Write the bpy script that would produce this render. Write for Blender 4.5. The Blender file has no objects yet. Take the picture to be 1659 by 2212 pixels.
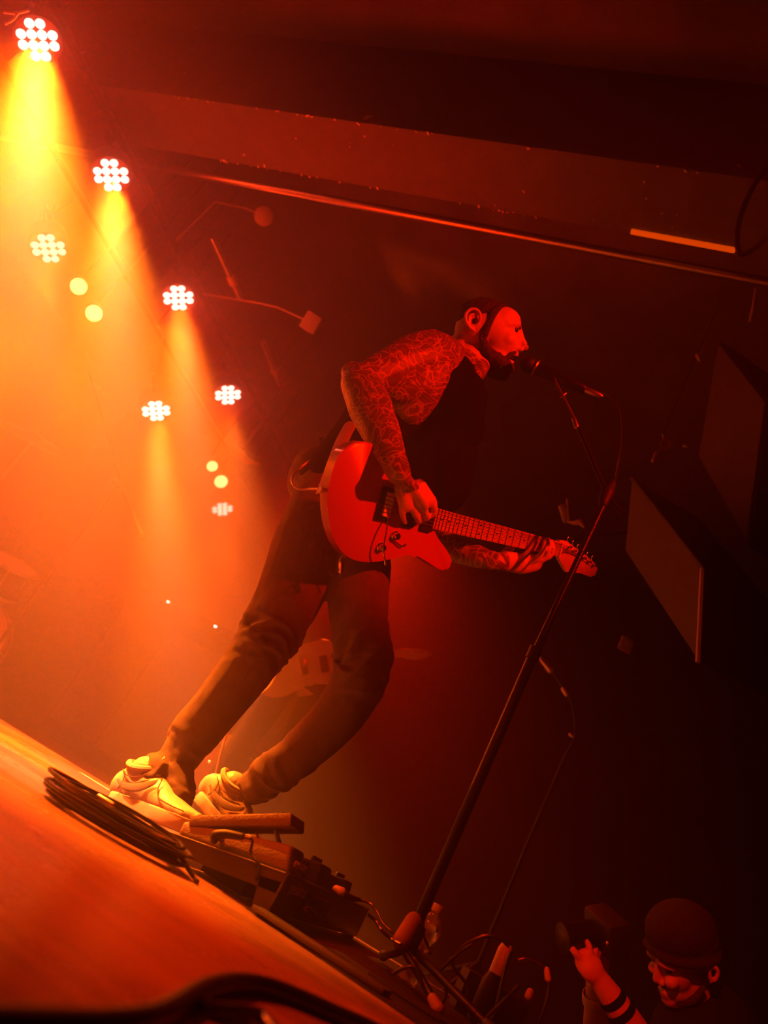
import bpy, bmesh, math, random
import numpy as np
from mathutils import Vector, Matrix, noise, Quaternion
SC = bpy.context.scene
COL = SC.collection
V = Vector
# ---------------------------------------------------------------- camera
FPX, ROLL, PITCH, AZ, CH = 1720.0, math.radians(30), math.radians(22.4), math.radians(25), 0.15
fwdh = V((-math.sin(AZ), math.cos(AZ), 0)); rt = V((math.cos(AZ), math.sin(AZ), 0)); upw = V((0, 0, 1))
CF = fwdh*math.cos(PITCH) + upw*math.sin(PITCH); cu = upw*math.cos(PITCH) - fwdh*math.sin(PITCH)
CR = rt*math.cos(ROLL) + cu*math.sin(ROLL); CU = cu*math.cos(ROLL) - rt*math.sin(ROLL)
CAM = V((0, 0, CH))
def ray(x, y): return CF + CR*((x-829.5)/FPX) - CU*((y-1106)/FPX)
def P(x, y, Y):                                   # point of the photograph at stage depth Y
    r = ray(x, y); return CAM + r*(Y/r.y)
def Zp(x, y, z=0.0):
    r = ray(x, y); return CAM + r*((z-CH)/r.z)
def D(x, y, d): return CAM + ray(x, y)*d
def onplane(x, y, p0, n, off=0.0):
    r = ray(x, y); return CAM + r*(((p0 + n*off - CAM).dot(n))/r.dot(n))
cam = bpy.data.cameras.new('camera'); co = bpy.data.objects.new('camera', cam); COL.objects.link(co)
M = Matrix((CR, CU, -CF)).transposed().to_4x4(); M.translation = CAM; co.matrix_world = M
cam.sensor_fit = 'VERTICAL'; cam.sensor_height = 36.0; cam.lens = FPX/2212*36.0
cam.clip_start = 0.02; cam.clip_end = 60
cam.dof.use_dof = True; cam.dof.focus_distance = 2.15; cam.dof.aperture_fstop = 2.6
SC.camera = co
# ---------------------------------------------------------------- world: haze filled dark club
W = bpy.data.worlds.new('world'); SC.world = W; W.use_nodes = True
wn = W.node_tree.nodes; wn.clear(); wl = W.node_tree.links
wo = wn.new('ShaderNodeOutputWorld'); bg = wn.new('ShaderNodeBackground'); bg.inputs['Color'].default_value = (0, 0, 0, 1)
vs = wn.new('ShaderNodeVolumeScatter'); vs.inputs['Density'].default_value = 0.10; vs.inputs['Anisotropy'].default_value = 0.75
vs.inputs['Color'].default_value = (1, 1, 1, 1)
wl.new(bg.outputs[0], wo.inputs['Surface']); wl.new(vs.outputs[0], wo.inputs['Volume'])
SC.view_settings.view_transform = 'Standard'; SC.view_settings.look = 'None'
SC.view_settings.gamma = 1.0; SC.view_settings.use_curve_mapping = False; SC.view_settings.exposure = 0.0
SC.cycles.max_bounces = 6; SC.cycles.volume_bounces = 0; SC.cycles.use_denoising = True
SC.cycles.sample_clamp_indirect = 3.0
# ---------------------------------------------------------------- stage lights
def spot(name, loc, direc, power, color, size, blend=1.0, radius=0.08):
    l = bpy.data.lights.new(name, 'SPOT'); l.energy = power; l.color = color
    l.spot_size = math.radians(size); l.spot_blend = blend; l.shadow_soft_size = radius
    o = bpy.data.objects.new(name, l); COL.objects.link(o); o.location = loc
    o.rotation_euler = V(direc).to_track_quat('-Z', 'Y').to_euler(); return o
ORANGE = (1.0, 0.06, 0.0); HOT = (1.0, 0.17, 0.008); RED = (1.0, 0.008, 0.0)
#  pixel, face width px, core power, spill power, label
PARS = [((82, 83), 96, 85, 64, 'hanging stage lamp nearest the camera, topmost at the left edge'),
        ((240, 375), 82, 78, 55, 'stage lamp with a hex of round lamps, second down the hanging row'),
        ((385, 640), 72, 60, 60, 'stage lamp third down the hanging row, above the singer\'s bent back'),
        ((492, 850), 62, 16, 40, 'small far stage lamp, rightmost of the lit clusters, nearest the singer'),
        ((105, 533), 78, 8, 22, 'stage lamp low at the left edge, beside two warm round lamps'),
        ((337, 884), 66, 60, 50, 'stage lamp with a white beam falling left of the far small lamp'),
        ((480, 1097), 50, 4, 40, 'flattest and lowest stage lamp, just below two yellow lamps')]
PDIR = V((.85, 0, -1)).normalized()
for (px, wpx, pc, ps, lb) in PARS:
    c = D(px[0], px[1], FPX*0.2/wpx) + PDIR*0.05
    spot('par_beam', c, PDIR, pc*68, HOT, 24, 0.6, 0.06)
    spot('par_core', c, PDIR, pc*13, (.6, .6, .42), 13, 0.8, 0.06)
    spot('par_spill', c, V((.5, 0, -1)), ps*(28 if wpx != 82 else 20), ORANGE, 58, 1.0, 0.09)
    g_ = bpy.data.lights.new('par_glow', 'POINT'); g_.energy = ps*0.22; g_.color = (1, .03, 0); g_.shadow_soft_size = .1
    g_ = bpy.data.objects.new('par_glow', g_); COL.objects.link(g_); g_.location = c + PDIR*.06
# added unseen orange spot at the left, gives the singer a rim light
spot('side_fill', (-5.6, 3.5, 2.0), V((-1.3, 1.9, .6))-V((-5.6, 3.5, 2.0)), 1000, (1, .06, 0), 22, 1.0, 0.12)
spot('floor_fill', (-2.6, -.3, 2.6), V((-.7, 1.1, 0))-V((-2.6, -.3, 2.6)), 1150, (1, .035, 0), 32, 1.0, 0.12)  # added overhead spot that brightens the near floor
# red front light for the players, from the far side of the house
spot('front_wash', (3.0, -.5, 3.1), P(990, 890, 1.87)-V((3.0, -.5, 3.1)), 2900, RED, 17, 0.6, 0.07)
spot('pit_fill', (-.9, -1.2, 1.9), V((.12, 2.35, .33))-V((-.9, -1.2, 1.9)), 800, (1, .012, 0), 11, 0.6, 0.07)  # extra unseen red spot put in to light the man below
spot('ceiling_fill', (-2.6, 2.5, 1.0), V((0.55, -0.1, 2.0)), 230, (1, 0.012, 0), 66, 1.0, 0.2)  # unseen uplight hidden in the glow, placed to redden the soffit
spot('back_wash', (-2.4, 5.0, 2.6), V((0.38, -0.7, -1.2)), 460, (1, 0.008, 0), 66, 1.0, 0.3)
spot('fixture_fill', (-4.7, 2.3, 1.5), V((-2.85, 3.3, 2.95))-V((-4.7, 2.3, 1.5)), 1100, (1, .05, 0), 11, 0.6, 0.08)  # added spot that lifts the two pale ceiling fixtures
spot('rear_player_fill', (-4.4, 2.9, 1.9), P(655, 1440, 3.85)-V((-4.4, 2.9, 1.9)), 2400, (1, .09, 0), 12, 0.6, 0.08)  # invented spot that picks out the far guitar
# ---------------------------------------------------------------- materials
def mat(name, col, rough=0.6, metal=0.0, emit=None, es=0.0, bump=0.0, bscale=60, vary=0.0, vscale=8, coat=0.0, alpha=None, trans=0.0):
    m = bpy.data.materials.new(name); m.use_nodes = True
    nt = m.node_tree; b = nt.nodes['Principled BSDF']
    b.inputs['Base Color'].default_value = (*col, 1); b.inputs['Roughness'].default_value = rough
    b.inputs['Metallic'].default_value = metal; b.inputs['Coat Weight'].default_value = coat
    if emit: b.inputs['Emission Color'].default_value = (*emit, 1); b.inputs['Emission Strength'].default_value = es
    if trans: b.inputs['Transmission Weight'].default_value = trans
    if vary or bump:
        tc = nt.nodes.new('ShaderNodeTexCoord')
    if vary:
        n = nt.nodes.new('ShaderNodeTexNoise'); n.inputs['Scale'].default_value = vscale; n.inputs['Detail'].default_value = 6
        nt.links.new(tc.outputs['Object'], n.inputs['Vector'])
        r = nt.nodes.new('ShaderNodeValToRGB'); r.color_ramp.elements[0].position = .3; r.color_ramp.elements[1].position = .7
        r.color_ramp.elements[0].color = (*[c*(1-vary) for c in col], 1); r.color_ramp.elements[1].color = (*[min(1, c*(1+vary)) for c in col], 1)
        nt.links.new(n.outputs['Fac'], r.inputs['Fac']); nt.links.new(r.outputs['Color'], b.inputs['Base Color'])
    if bump:
        n = nt.nodes.new('ShaderNodeTexNoise'); n.inputs['Scale'].default_value = bscale; n.inputs['Detail'].default_value = 4
        nt.links.new(tc.outputs['Object'], n.inputs['Vector'])
        bp = nt.nodes.new('ShaderNodeBump'); bp.inputs['Strength'].default_value = bump; bp.inputs['Distance'].default_value = 0.01
        nt.links.new(n.outputs['Fac'], bp.inputs['Height']); nt.links.new(bp.outputs[0], b.inputs['Normal'])
    return m
def stage_wood():
    m = mat('stage_wood', (0.30, 0.16, 0.09), 0.25); nt = m.node_tree; b = nt.nodes['Principled BSDF']
    tc = nt.nodes.new('ShaderNodeTexCoord'); mp = nt.nodes.new('ShaderNodeMapping'); mp.inputs['Scale'].default_value = (0.9, 22, 1)
    nt.links.new(tc.outputs['Object'], mp.inputs['Vector'])
    n = nt.nodes.new('ShaderNodeTexNoise'); n.inputs['Scale'].default_value = 2.5; n.inputs['Detail'].default_value = 8; n.inputs['Distortion'].default_value = 0.5
    nt.links.new(mp.outputs[0], n.inputs['Vector'])
    r = nt.nodes.new('ShaderNodeValToRGB'); r.color_ramp.elements[0].position = .25; r.color_ramp.elements[1].position = .75
    r.color_ramp.elements[0].color = (0.38, 0.22, 0.13, 1); r.color_ramp.elements[1].color = (0.56, 0.34, 0.21, 1)
    nt.links.new(n.outputs['Fac'], r.inputs['Fac'])
    n2 = nt.nodes.new('ShaderNodeTexNoise'); n2.inputs['Scale'].default_value = 3.2; n2.inputs['Detail'].default_value = 5
    nt.links.new(tc.outputs['Object'], n2.inputs['Vector'])
    mx = nt.nodes.new('ShaderNodeMix'); mx.data_type = 'RGBA'; mx.blend_type = 'MULTIPLY'; mx.inputs[0].default_value = 0.85  # blotchy multiply puts patches of reflected light into the floor colour
    nt.links.new(r.outputs['Color'], mx.inputs[6]); 
    r2 = nt.nodes.new('ShaderNodeValToRGB'); r2.color_ramp.elements[0].position = .35; r2.color_ramp.elements[1].position = .62
    r2.color_ramp.elements[0].color = (.45, .45, .45, 1)
    nt.links.new(n2.outputs['Fac'], r2.inputs['Fac']); nt.links.new(r2.outputs['Color'], mx.inputs[7])
    nt.links.new(mx.outputs[2], b.inputs['Base Color'])
    mr = nt.nodes.new('ShaderNodeMapRange'); mr.inputs['To Min'].default_value = .12; mr.inputs['To Max'].default_value = .42
    nt.links.new(n2.outputs['Fac'], mr.inputs['Value']); nt.links.new(mr.outputs[0], b.inputs['Roughness'])
    bp = nt.nodes.new('ShaderNodeBump'); bp.inputs['Strength'].default_value = .15; bp.inputs['Distance'].default_value = .004
    nt.links.new(n.outputs['Fac'], bp.inputs['Height']); nt.links.new(bp.outputs[0], b.inputs['Normal'])
    return m
def tattoo_skin():
    m = mat('tattooed_skin', (0.5, 0.3, 0.22), 0.5); nt = m.node_tree; b = nt.nodes['Principled BSDF']
    tc = nt.nodes.new('ShaderNodeTexCoord')
    n = nt.nodes.new('ShaderNodeTexNoise'); n.inputs['Scale'].default_value = 7; n.inputs['Detail'].default_value = 2
    nt.links.new(tc.outputs['Object'], n.inputs['Vector'])
    add = nt.nodes.new('ShaderNodeMix'); add.data_type = 'RGBA'; add.blend_type = 'LINEAR_LIGHT'; add.inputs[0].default_value = .16
    nt.links.new(tc.outputs['Object'], add.inputs[6]); nt.links.new(n.outputs['Color'], add.inputs[7])
    w = nt.nodes.new('ShaderNodeTexWave'); w.inputs['Scale'].default_value = 9; w.inputs['Distortion'].default_value = 5; w.inputs['Detail'].default_value = 1.5
    w.wave_type = 'RINGS'; nt.links.new(add.outputs[2], w.inputs['Vector'])
    vo = nt.nodes.new('ShaderNodeTexVoronoi'); vo.feature = 'DISTANCE_TO_EDGE'; vo.inputs['Scale'].default_value = 26
    nt.links.new(add.outputs[2], vo.inputs['Vector'])
    r1 = nt.nodes.new('ShaderNodeValToRGB'); e = r1.color_ramp.elements; e[0].position = .42; e[1].position = .5
    e[0].color = (0, 0, 0, 1); e[1].color = (1, 1, 1, 1); x = e.new(.58); x.color = (0, 0, 0, 1)
    nt.links.new(w.outputs['Fac'], r1.inputs['Fac'])
    r2 = nt.nodes.new('ShaderNodeValToRGB'); e = r2.color_ramp.elements; e[0].position = .02; e[1].position = .07
    e[0].color = (.7, .7, .7, 1); e[1].color = (0, 0, 0, 1); nt.links.new(vo.outputs['Distance'], r2.inputs['Fac'])
    mxx = nt.nodes.new('ShaderNodeMath'); mxx.operation = 'MAXIMUM'
    nt.links.new(r1.outputs['Color'], mxx.inputs[0]); nt.links.new(r2.outputs['Color'], mxx.inputs[1])
    r3 = nt.nodes.new('ShaderNodeValToRGB'); r3.color_ramp.elements[0].color = (0.13, .08, .06, 1); r3.color_ramp.elements[1].color = (.62, .38, .28, 1)
    nt.links.new(mxx.outputs[0], r3.inputs['Fac']); nt.links.new(r3.outputs['Color'], b.inputs['Base Color'])
    return m
def flaked(name, col):
    m = mat(name, col, 0.75, bump=.2, bscale=90); nt = m.node_tree; b = nt.nodes['Principled BSDF']
    tc = nt.nodes.new('ShaderNodeTexCoord'); n = nt.nodes.new('ShaderNodeTexNoise'); n.inputs['Scale'].default_value = 9; n.inputs['Detail'].default_value = 9; n.inputs['Roughness'].default_value = .7
    nt.links.new(tc.outputs['Object'], n.inputs['Vector'])
    r = nt.nodes.new('ShaderNodeValToRGB'); e = r.color_ramp.elements
    e[0].position = .25; e[0].color = (*[c*.6 for c in col], 1); e[1].position = .69; e[1].color = (*col, 1)
    x = e.new(.72); x.color = (.75, .7, .65, 1)
    nt.links.new(n.outputs['Fac'], r.inputs['Fac']); nt.links.new(r.outputs['Color'], b.inputs['Base Color'])
    return m
M_ = dict(
 wood=stage_wood(), carpet=mat('black_carpet', (.035, .03, .028), .95, bump=.6, bscale=300), wall=mat('dark_wall', (.035, .03, .03), .85, vary=.35, vscale=2),
 ceil=mat('dark_ceiling', (.075, .07, .068), .8, vary=.3, vscale=3, bump=.3, bscale=40), beam=flaked('flaking_paint', (.12, .11, .105)),
 skin=mat('skin', (.62, .38, .28), .5, bump=.12, bscale=220), tattoo=tattoo_skin(), hair=mat('dark_hair', (.035, .022, .016), .65, bump=1.0, bscale=160),
 beard=mat('brown_beard', (.06, .03, .02), .75, bump=1.0, bscale=200), dark=mat('eye_dark', (.01, .008, .008), .3),
 shirt=mat('black_cotton', (.005, .0045, .005), .9, bump=.3, bscale=500), jeans=mat('dark_denim', (.13, .10, .09), .88, bump=.5, bscale=700, vary=.18, vscale=30),
 shoe=mat('cream_leather', (.75, .68, .58), .38, bump=.12, bscale=150), sole=mat('cream_rubber', (.62, .55, .46), .6), mesh=mat('shoe_mesh', (.5, .45, .38), .8, bump=1, bscale=900),
 stitch=mat('brown_stitch', (.16, .10, .07), .8), lace=mat('lace', (.6, .55, .48), .8), blackp=mat('black_metal', (.009, .009, .009), .34, bump=.15, bscale=300), blackr=mat('black_rubber', (.015, .014, .014), .5),
 matte=mat('black_plastic', (.018, .017, .017), .55), grill=mat('speaker_grille', (.22, .19, .17), .6, bump=.8, bscale=700), wahm=mat('hammered_black', (.22, .19, .17), .5, bump=.3, bscale=260),
 chrome=mat('chrome', (.8, .78, .75), .15, 1.0), steel=mat('steel', (.55, .53, .5), .35, 1.0), alum=mat('anodised_frame', (.06, .055, .05), .4, .3),
 red=mat('red_gloss_paint', (.50, .035, .02), .22, 0, coat=.6), fret=mat('maple_neck', (.60, .36, .2), .35, vary=.1, vscale=30), whiteplastic=mat('white_plastic', (.8, .76, .7), .45),
 ivory=mat('saddle_white', (.85, .8, .75), .3), cable=mat('black_cable', (.022, .02, .018), .22), cream=mat('cream_cable', (.75, .62, .45), .4), strap=mat('tan_strap', (.55, .36, .22), .45, bump=.2, bscale=90),
 cap_w=mat('bottle_cap', (.8, .75, .68), .5), water=mat('clear_plastic', (.9, .88, .85), .08, trans=.75), orange=mat('orange_lit_rubber', (.32, .16, .09), .6),
 lens=mat('led_lens', (1, .9, .85), .2, emit=(1, .8, .62), es=3.0), lensdim=mat('led_lens_far', (1, .85, .7), .2, emit=(1, .8, .68), es=1.2),
 warm=mat('warm_lamp', (1, .8, .4), .3, emit=(1, .72, .22), es=2.2), pin=mat('indicator_led', (1, .9, .8), .3, emit=(1, .75, .6), es=6), amber=mat('amber_led', (1, .7, .2), .3, emit=(1, .55, .1), es=1.2),
 tape=mat('pale_tape', (.9, .75, .6), .5), strip_emit=mat('emissive_strip', (.5, .2, .08), .5, emit=(1, .075, .0), es=.8), brass=mat('cymbal_brass', (.7, .45, .18), .3, .9),
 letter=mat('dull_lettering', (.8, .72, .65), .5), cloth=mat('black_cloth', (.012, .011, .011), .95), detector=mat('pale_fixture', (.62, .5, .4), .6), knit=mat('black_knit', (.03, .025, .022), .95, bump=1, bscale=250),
)
for k_ in ('shirt', 'cloth', 'matte', 'blackr', 'carpet', 'wall', 'blackp'): M_[k_].node_tree.nodes['Principled BSDF'].inputs['Specular IOR Level'].default_value = .12 if k_ in ('shirt', 'cloth', 'carpet') else .3
# ---------------------------------------------------------------- mesh helpers
ORG = {}
def root(name, label, cat, loc, group=None, rot=None):
    o = bpy.data.objects.new(name, None); COL.objects.link(o); o.empty_display_size = .05
    o.location = loc; o['label'] = label; o['category'] = cat
    if group: o['group'] = group
    ORG[o.name] = V(loc) if rot is None else V((0, 0, 0))
    if rot is not None: o.rotation_mode = 'QUATERNION'; o.rotation_quaternion = rot
    return o
def tag(o, label, cat, group=None):
    o['label'] = label; o['category'] = cat
    if group: o['group'] = group
    return o
def finish(name, me, m, parent, label=None, sharp=40):
    org = V((0, 0, 0)); p = parent
    while p is not None:
        if p.name in ORG: org = ORG[p.name]
        p = p.parent
    if org.length: me.transform(Matrix.Translation(-org))
    for mm in (m if isinstance(m, (list, tuple)) else [m]):
        if len(me.materials) < (len(m) if isinstance(m, (list, tuple)) else 1): me.materials.append(M_[mm])
    me.polygons.foreach_set('use_smooth', [True]*len(me.polygons))
    if sharp and len(me.polygons): me.set_sharp_from_angle(angle=math.radians(sharp))
    o = bpy.data.objects.new(name, me); COL.objects.link(o)
    if parent is not None: o.parent = parent
    if label: o['label'] = label
    return o
def frame(t, ref=None):
    t = t.normalized(); ref = ref or (V((0, 0, 1)) if abs(t.z) < .9 else V((1, 0, 0)))
    a = (ref - t*ref.dot(t))
    if a.length < 1e-5: a = t.orthogonal()
    a.normalize(); return a, t.cross(a).normalized()
def spline(pts, n=6):
    pts = [V(p) for p in pts]
    if len(pts) < 3: return pts
    out = []
    q = [pts[0]*2-pts[1]] + pts + [pts[-1]*2-pts[-2]]
    for i in range(1, len(q)-2):
        for k in range(n):
            t = k/n; p0, p1, p2, p3 = q[i-1:i+3]
            out.append(.5*((2*p1)+(p2-p0)*t+(2*p0-5*p1+4*p2-p3)*t*t+(3*p1-p0-3*p2+p3)*t**3))
    out.append(pts[-1]); return out
class MB:
    def __init__(s): s.bm = bmesh.new()
    def box(s, c, size, R=None, bev=0.0, taper=None):
        R = R or Matrix.Identity(3); b = bmesh.new()
        bmesh.ops.create_cube(b, size=1)
        for v in b.verts:
            k = V((v.co.x*size[0], v.co.y*size[1], v.co.z*size[2]))
            if taper and v.co.z > 0: k.x *= taper; k.y *= taper
            v.co = k
        if bev: bmesh.ops.bevel(b, geom=b.edges[:], offset=bev, segments=2, affect='EDGES', profile=.6)
        for v in b.verts: v.co = V(c) + R @ v.co
        s.join(b); return s
    def join(s, b):
        me = bpy.data.meshes.new('t'); b.to_mesh(me); b.free(); s.bm.from_mesh(me); bpy.data.meshes.remove(me)
    def loft(s, pts, ra, rb=None, ref=None, seg=16, caps=True, dome=True):
        pts = [V(p) for p in pts]; n = len(pts)
        ra = list(ra) if hasattr(ra, '__len__') else [ra]*n
        rb = list(rb) if hasattr(rb, '__len__') else ([rb]*n if rb else ra)
        rings = []; prev = ref
        if dome:
            t0 = (pts[0]-pts[1]).normalized(); t1 = (pts[-1]-pts[-2]).normalized()
            A = [(pts[0]+t0*ra[0]*math.sin(a), ra[0]*math.cos(a), rb[0]*math.cos(a)) for a in (1.35, .9, .45)]
            B = [(pts[-1]+t1*ra[-1]*math.sin(a), ra[-1]*math.cos(a), rb[-1]*math.cos(a)) for a in (.45, .9, 1.35)]
            L = A + list(zip(pts, ra, rb)) + B
        else: L = list(zip(pts, ra, rb))
        N = len(L)
        for i, (p, a_, b_) in enumerate(L):
            t = (L[min(i+1, N-1)][0]-L[max(i-1, 0)][0])
            if t.length < 1e-7: t = V((0, 0, 1))
            a, b = frame(t, prev); prev = a
            rings.append([s.bm.verts.new(p + a*(a_*math.cos(2*math.pi*k/seg)) + b*(b_*math.sin(2*math.pi*k/seg))) for k in range(seg)])
        for r0, r1 in zip(rings, rings[1:]):
            for k in range(seg): s.bm.faces.new((r0[k], r0[(k+1) % seg], r1[(k+1) % seg], r1[k]))
        if caps: s.bm.faces.new(rings[0][::-1]); s.bm.faces.new(rings[-1])
        return s
    def tube(s, pts, r, seg=8, n=0):
        if n: pts = spline(pts, n)
        return s.loft(pts, r, seg=seg, dome=False)
    def limb(s, pts, rad, n=5, seg=14, flat=None, ref=None):
        ps = spline(pts, n); k = len(pts)
        xs = np.linspace(0, k-1, len(ps)); ra = np.interp(xs, range(k), rad)
        rb = ra if flat is None else ra*np.interp(xs, range(k), flat)
        return s.loft(ps, list(ra), list(rb), ref=ref, seg=seg)
    def ell(s, c, r, R=None, seg=16):
        R = R or Matrix.Identity(3); b = bmesh.new(); bmesh.ops.create_uvsphere(b, u_segments=seg, v_segments=max(6, seg*2//3), radius=1)
        for v in b.verts: v.co = V(c) + R @ V((v.co.x*r[0], v.co.y*r[1], v.co.z*r[2]))
        s.join(b); return s
    def lathe(s, c, axis, prof, seg=24, closed=False):
        a, b = frame(V(axis)); ax = V(axis).normalized(); rings = []
        for (r, h) in prof: rings.append([s.bm.verts.new(V(c)+ax*h+(a*math.cos(2*math.pi*k/seg)+b*math.sin(2*math.pi*k/seg))*max(r, 1e-4)) for k in range(seg)])
        for r0, r1 in zip(rings, rings[1:]):
            for k in range(seg): s.bm.faces.new((r0[k], r0[(k+1) % seg], r1[(k+1) % seg], r1[k]))
        if not closed: s.bm.faces.new(rings[0][::-1]); s.bm.faces.new(rings[-1])
        return s
    def prism(s, poly, z0, z1, Mx=None, bev=0.0):
        Mx = Mx or Matrix.Identity(4); b = bmesh.new()
        lo = [b.verts.new((x, y, z0)) for x, y in poly]; hi = [b.verts.new((x, y, z1)) for x, y in poly]
        fl = b.faces.new(lo[::-1]); fh = b.faces.new(hi); n = len(poly)
        for k in range(n): b.faces.new((lo[k], lo[(k+1) % n], hi[(k+1) % n], hi[k]))
        if bev: bmesh.ops.bevel(b, geom=list(set(fl.edges[:]+fh.edges[:])), offset=bev, segments=2, affect='EDGES', profile=.5)
        for v in b.verts: v.co = Mx @ v.co
        s.join(b); return s
    def hexa(s, c8):                                   # 8 corners: bottom 4 then top 4
        v = [s.bm.verts.new(p) for p in c8]
        for f in ((3, 2, 1, 0), (4, 5, 6, 7), (0, 1, 5, 4), (1, 2, 6, 5), (2, 3, 7, 6), (3, 0, 4, 7)): s.bm.faces.new([v[i] for i in f])
        return s
    def mesh(s, name='m'):
        bmesh.ops.recalc_face_normals(s.bm, faces=s.bm.faces)
        me = bpy.data.meshes.new(name); s.bm.to_mesh(me); s.bm.free(); return me
    def build(s, name, m, parent=None, label=None, sharp=40): return finish(name, s.mesh(name), m, parent, label, sharp)
def fuse(mb, voxel, smooth=4, factor=.5):
    me = mb.mesh('raw'); o = bpy.data.objects.new('raw', me); COL.objects.link(o)
    r = o.modifiers.new('r', 'REMESH'); r.mode = 'VOXEL'; r.voxel_size = voxel; r.adaptivity = 0
    sm = o.modifiers.new('s', 'SMOOTH'); sm.iterations = smooth; sm.factor = factor
    bpy.context.view_layer.update(); dg = bpy.context.evaluated_depsgraph_get()
    out = bpy.data.meshes.new_from_object(o.evaluated_get(dg)); bpy.data.objects.remove(o); bpy.data.meshes.remove(me)
    out.materials.clear(); return out
def displace(me, fn):
    n = len(me.vertices); co = np.empty(n*3); me.vertices.foreach_get('co', co); co = co.reshape(-1, 3)
    no = np.empty(n*3); me.vertices.foreach_get('normal', no); no = no.reshape(-1, 3)
    for i in range(n):
        d = fn(V(co[i]))
        if d: co[i] += no[i]*d
    me.vertices.foreach_set('co', co.ravel()); me.update()
def text(name, body, m, parent, origin, xdir, ydir, size, label=None, shear=0, ext=.0004):
    cu_ = bpy.data.curves.new('t', 'FONT'); cu_.body = body; cu_.size = size; cu_.extrude = ext; cu_.shear = shear
    o = bpy.data.objects.new('t', cu_); COL.objects.link(o); bpy.context.view_layer.update()
    me = bpy.data.meshes.new_from_object(o.evaluated_get(bpy.context.evaluated_depsgraph_get())); bpy.data.objects.remove(o)
    x = V(xdir).normalized(); y = V(ydir); y = (y-x*y.dot(x)).normalized(); z = x.cross(y)
    Mx = Matrix((x, y, z)).transposed().to_4x4(); Mx.translation = V(origin); me.transform(Mx); me.materials.clear()
    return finish(name, me, m, parent, label)
def struct(name, mb, m, parent=None):
    o = mb.build(name, m, parent)
    if parent is None: o['kind'] = 'structure'
    return o
# ---------------------------------------------------------------- the room
XE = 0.05                                              # house-side edge of the stage
struct('floor', MB().box((-3.475, 0.2, -.05), (7.05, 4.9, .1), bev=.006), 'wood')
struct('trim_1', MB().box((-3.475, 4.85, -.13), (7.05, 4.36, .1)), 'carpet')            # carpeted stage floor behind, one step lower
struct('trim_2', MB().box((XE-.03, 2.4, -.69), (.06, 9.2, 1.0)), 'wall')                # stage front
struct('trim_3', MB().box((3.5, 2.0, -1.28), (7.0, 10.2, .1)), 'wall')                  # house floor
struct('wall_back', MB().box((0, 7.1, 1.1), (14.2, .2, 5.0)), 'wall')
struct('wall_left', MB().box((-7.1, 2.0, 1.1), (.2, 10.2, 5.0)), 'wall')
struct('wall_right', MB().box((7.1, 2.0, 1.1), (.2, 10.2, 5.0)), 'wall')
struct('wall_front', MB().box((0, -3.1, 1.1), (14.2, .2, 5.0)), 'wall')
struct('ceiling', MB().box((0, 2.0, 3.53), (14.2, 10.4, .12)), 'ceil')
def ceiling_beam(y0, y1, label):
    r = root('ceiling_beam', label, 'beam', (0, (y0+y1)/2, 3.47)); r['kind'] = 'structure'
    MB().box((0, (y0+y1)/2, 3.185), (14, y1-y0, .57), bev=.012).build('beam_body', 'beam', r)
    return r
bm1 = ceiling_beam(2.11, 2.465, 'red-lit ceiling beam with chipped paint along its edges')
ceiling_beam(1.10, 1.50, 'dark ceiling beam across the top right corner')
random.seed(4)
def chips(y, n, xs, z=2.9, spread=.004):
    mb = MB()
    for k in range(n):
        x = random.uniform(*xs); s = random.uniform(.003, .009)
        mb.box((x, y+random.uniform(-spread, spread), z-.0015), (s*random.uniform(1, 2.2), s, .003), Matrix.Rotation(random.random()*3, 3, 'Z'), bev=.0006)
    return mb
c = chips(2.115, 26, (-3.2, -.4)); [c.join(b.bm) for b in ()]
cc = c.build('paint_chip', 'tape', bm1); cc['kind'] = 'stuff'
cc = chips(2.462, 28, (-3.1, -1.2)).build('paint_chip', 'tape', bm1); cc['kind'] = 'stuff'
cc = chips(2.3, 16, (-2.9, -.5), spread=.15).build('paint_chip', 'tape', bm1); cc['kind'] = 'stuff'
tag(MB().tube([(-6.8, 2.62, 2.93), (6.8, 2.60, 2.93)], .022, 12).build('ceiling_pipe', 'steel'), 'long thin metal pipe running along the underside beside the beam', 'pipe')
a, b_ = Zp(1363, 500, 2.893), Zp(1588, 541, 2.893)
mid = (a+b_)/2
tag(MB().box(mid, ((b_-a).length, .022, .012), Matrix.Rotation(math.atan2((b_-a).y, (b_-a).x), 3, 'Z'), bev=.002).build('orange_strip', 'strip_emit'), 'straight bright orange strip fixed under the ceiling beam', 'strip')  # emission gives the strip its orange brightness
tag(MB().tube([P(1680, 330, 1.95), P(1632, 395, 1.97), P(1602, 460, 2.0), P(1592, 515, 2.02), P(1600, 548, 2.04), P(1625, 540, 2.1), P(1650, 520, 2.2)], .009, 8, 6).build('hanging_cable', 'cable'), 'dark cable looping down from the beam at the right edge', 'cable')
# lighting bar carrying the lamps
barA, barB = V((-3.62, .9, 2.80)), V((-3.62, 5.6, 2.80))
br = root('lighting_bar', 'long dark bar the row of stage lamps hangs from', 'bar', barA)
MB().tube([barA, barB], .024, 12).build('pipe', 'blackp', br)
for y in (1.6, 3.2, 4.8):
    MB().tube([(-3.62, y, 2.82), (-3.62, y, 3.47)], .008, 6).build('drop_rod', 'blackp', br)
bA, bB = V((-3.84, 1.4, 2.55)), V((-4.02, 6.2, 2.55))
br2 = root('lighting_bar', 'lower parallel bar behind the row of stage lamps', 'bar', bA)
MB().tube([bA, bB], .020, 12).build('pipe', 'blackp', br2)
for y in (1.8, 3.6, 5.4): MB().tube([(-3.86, y, 2.56), (-3.86, y, 3.47)], .008, 6).build('drop_rod', 'blackp', br2)
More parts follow.
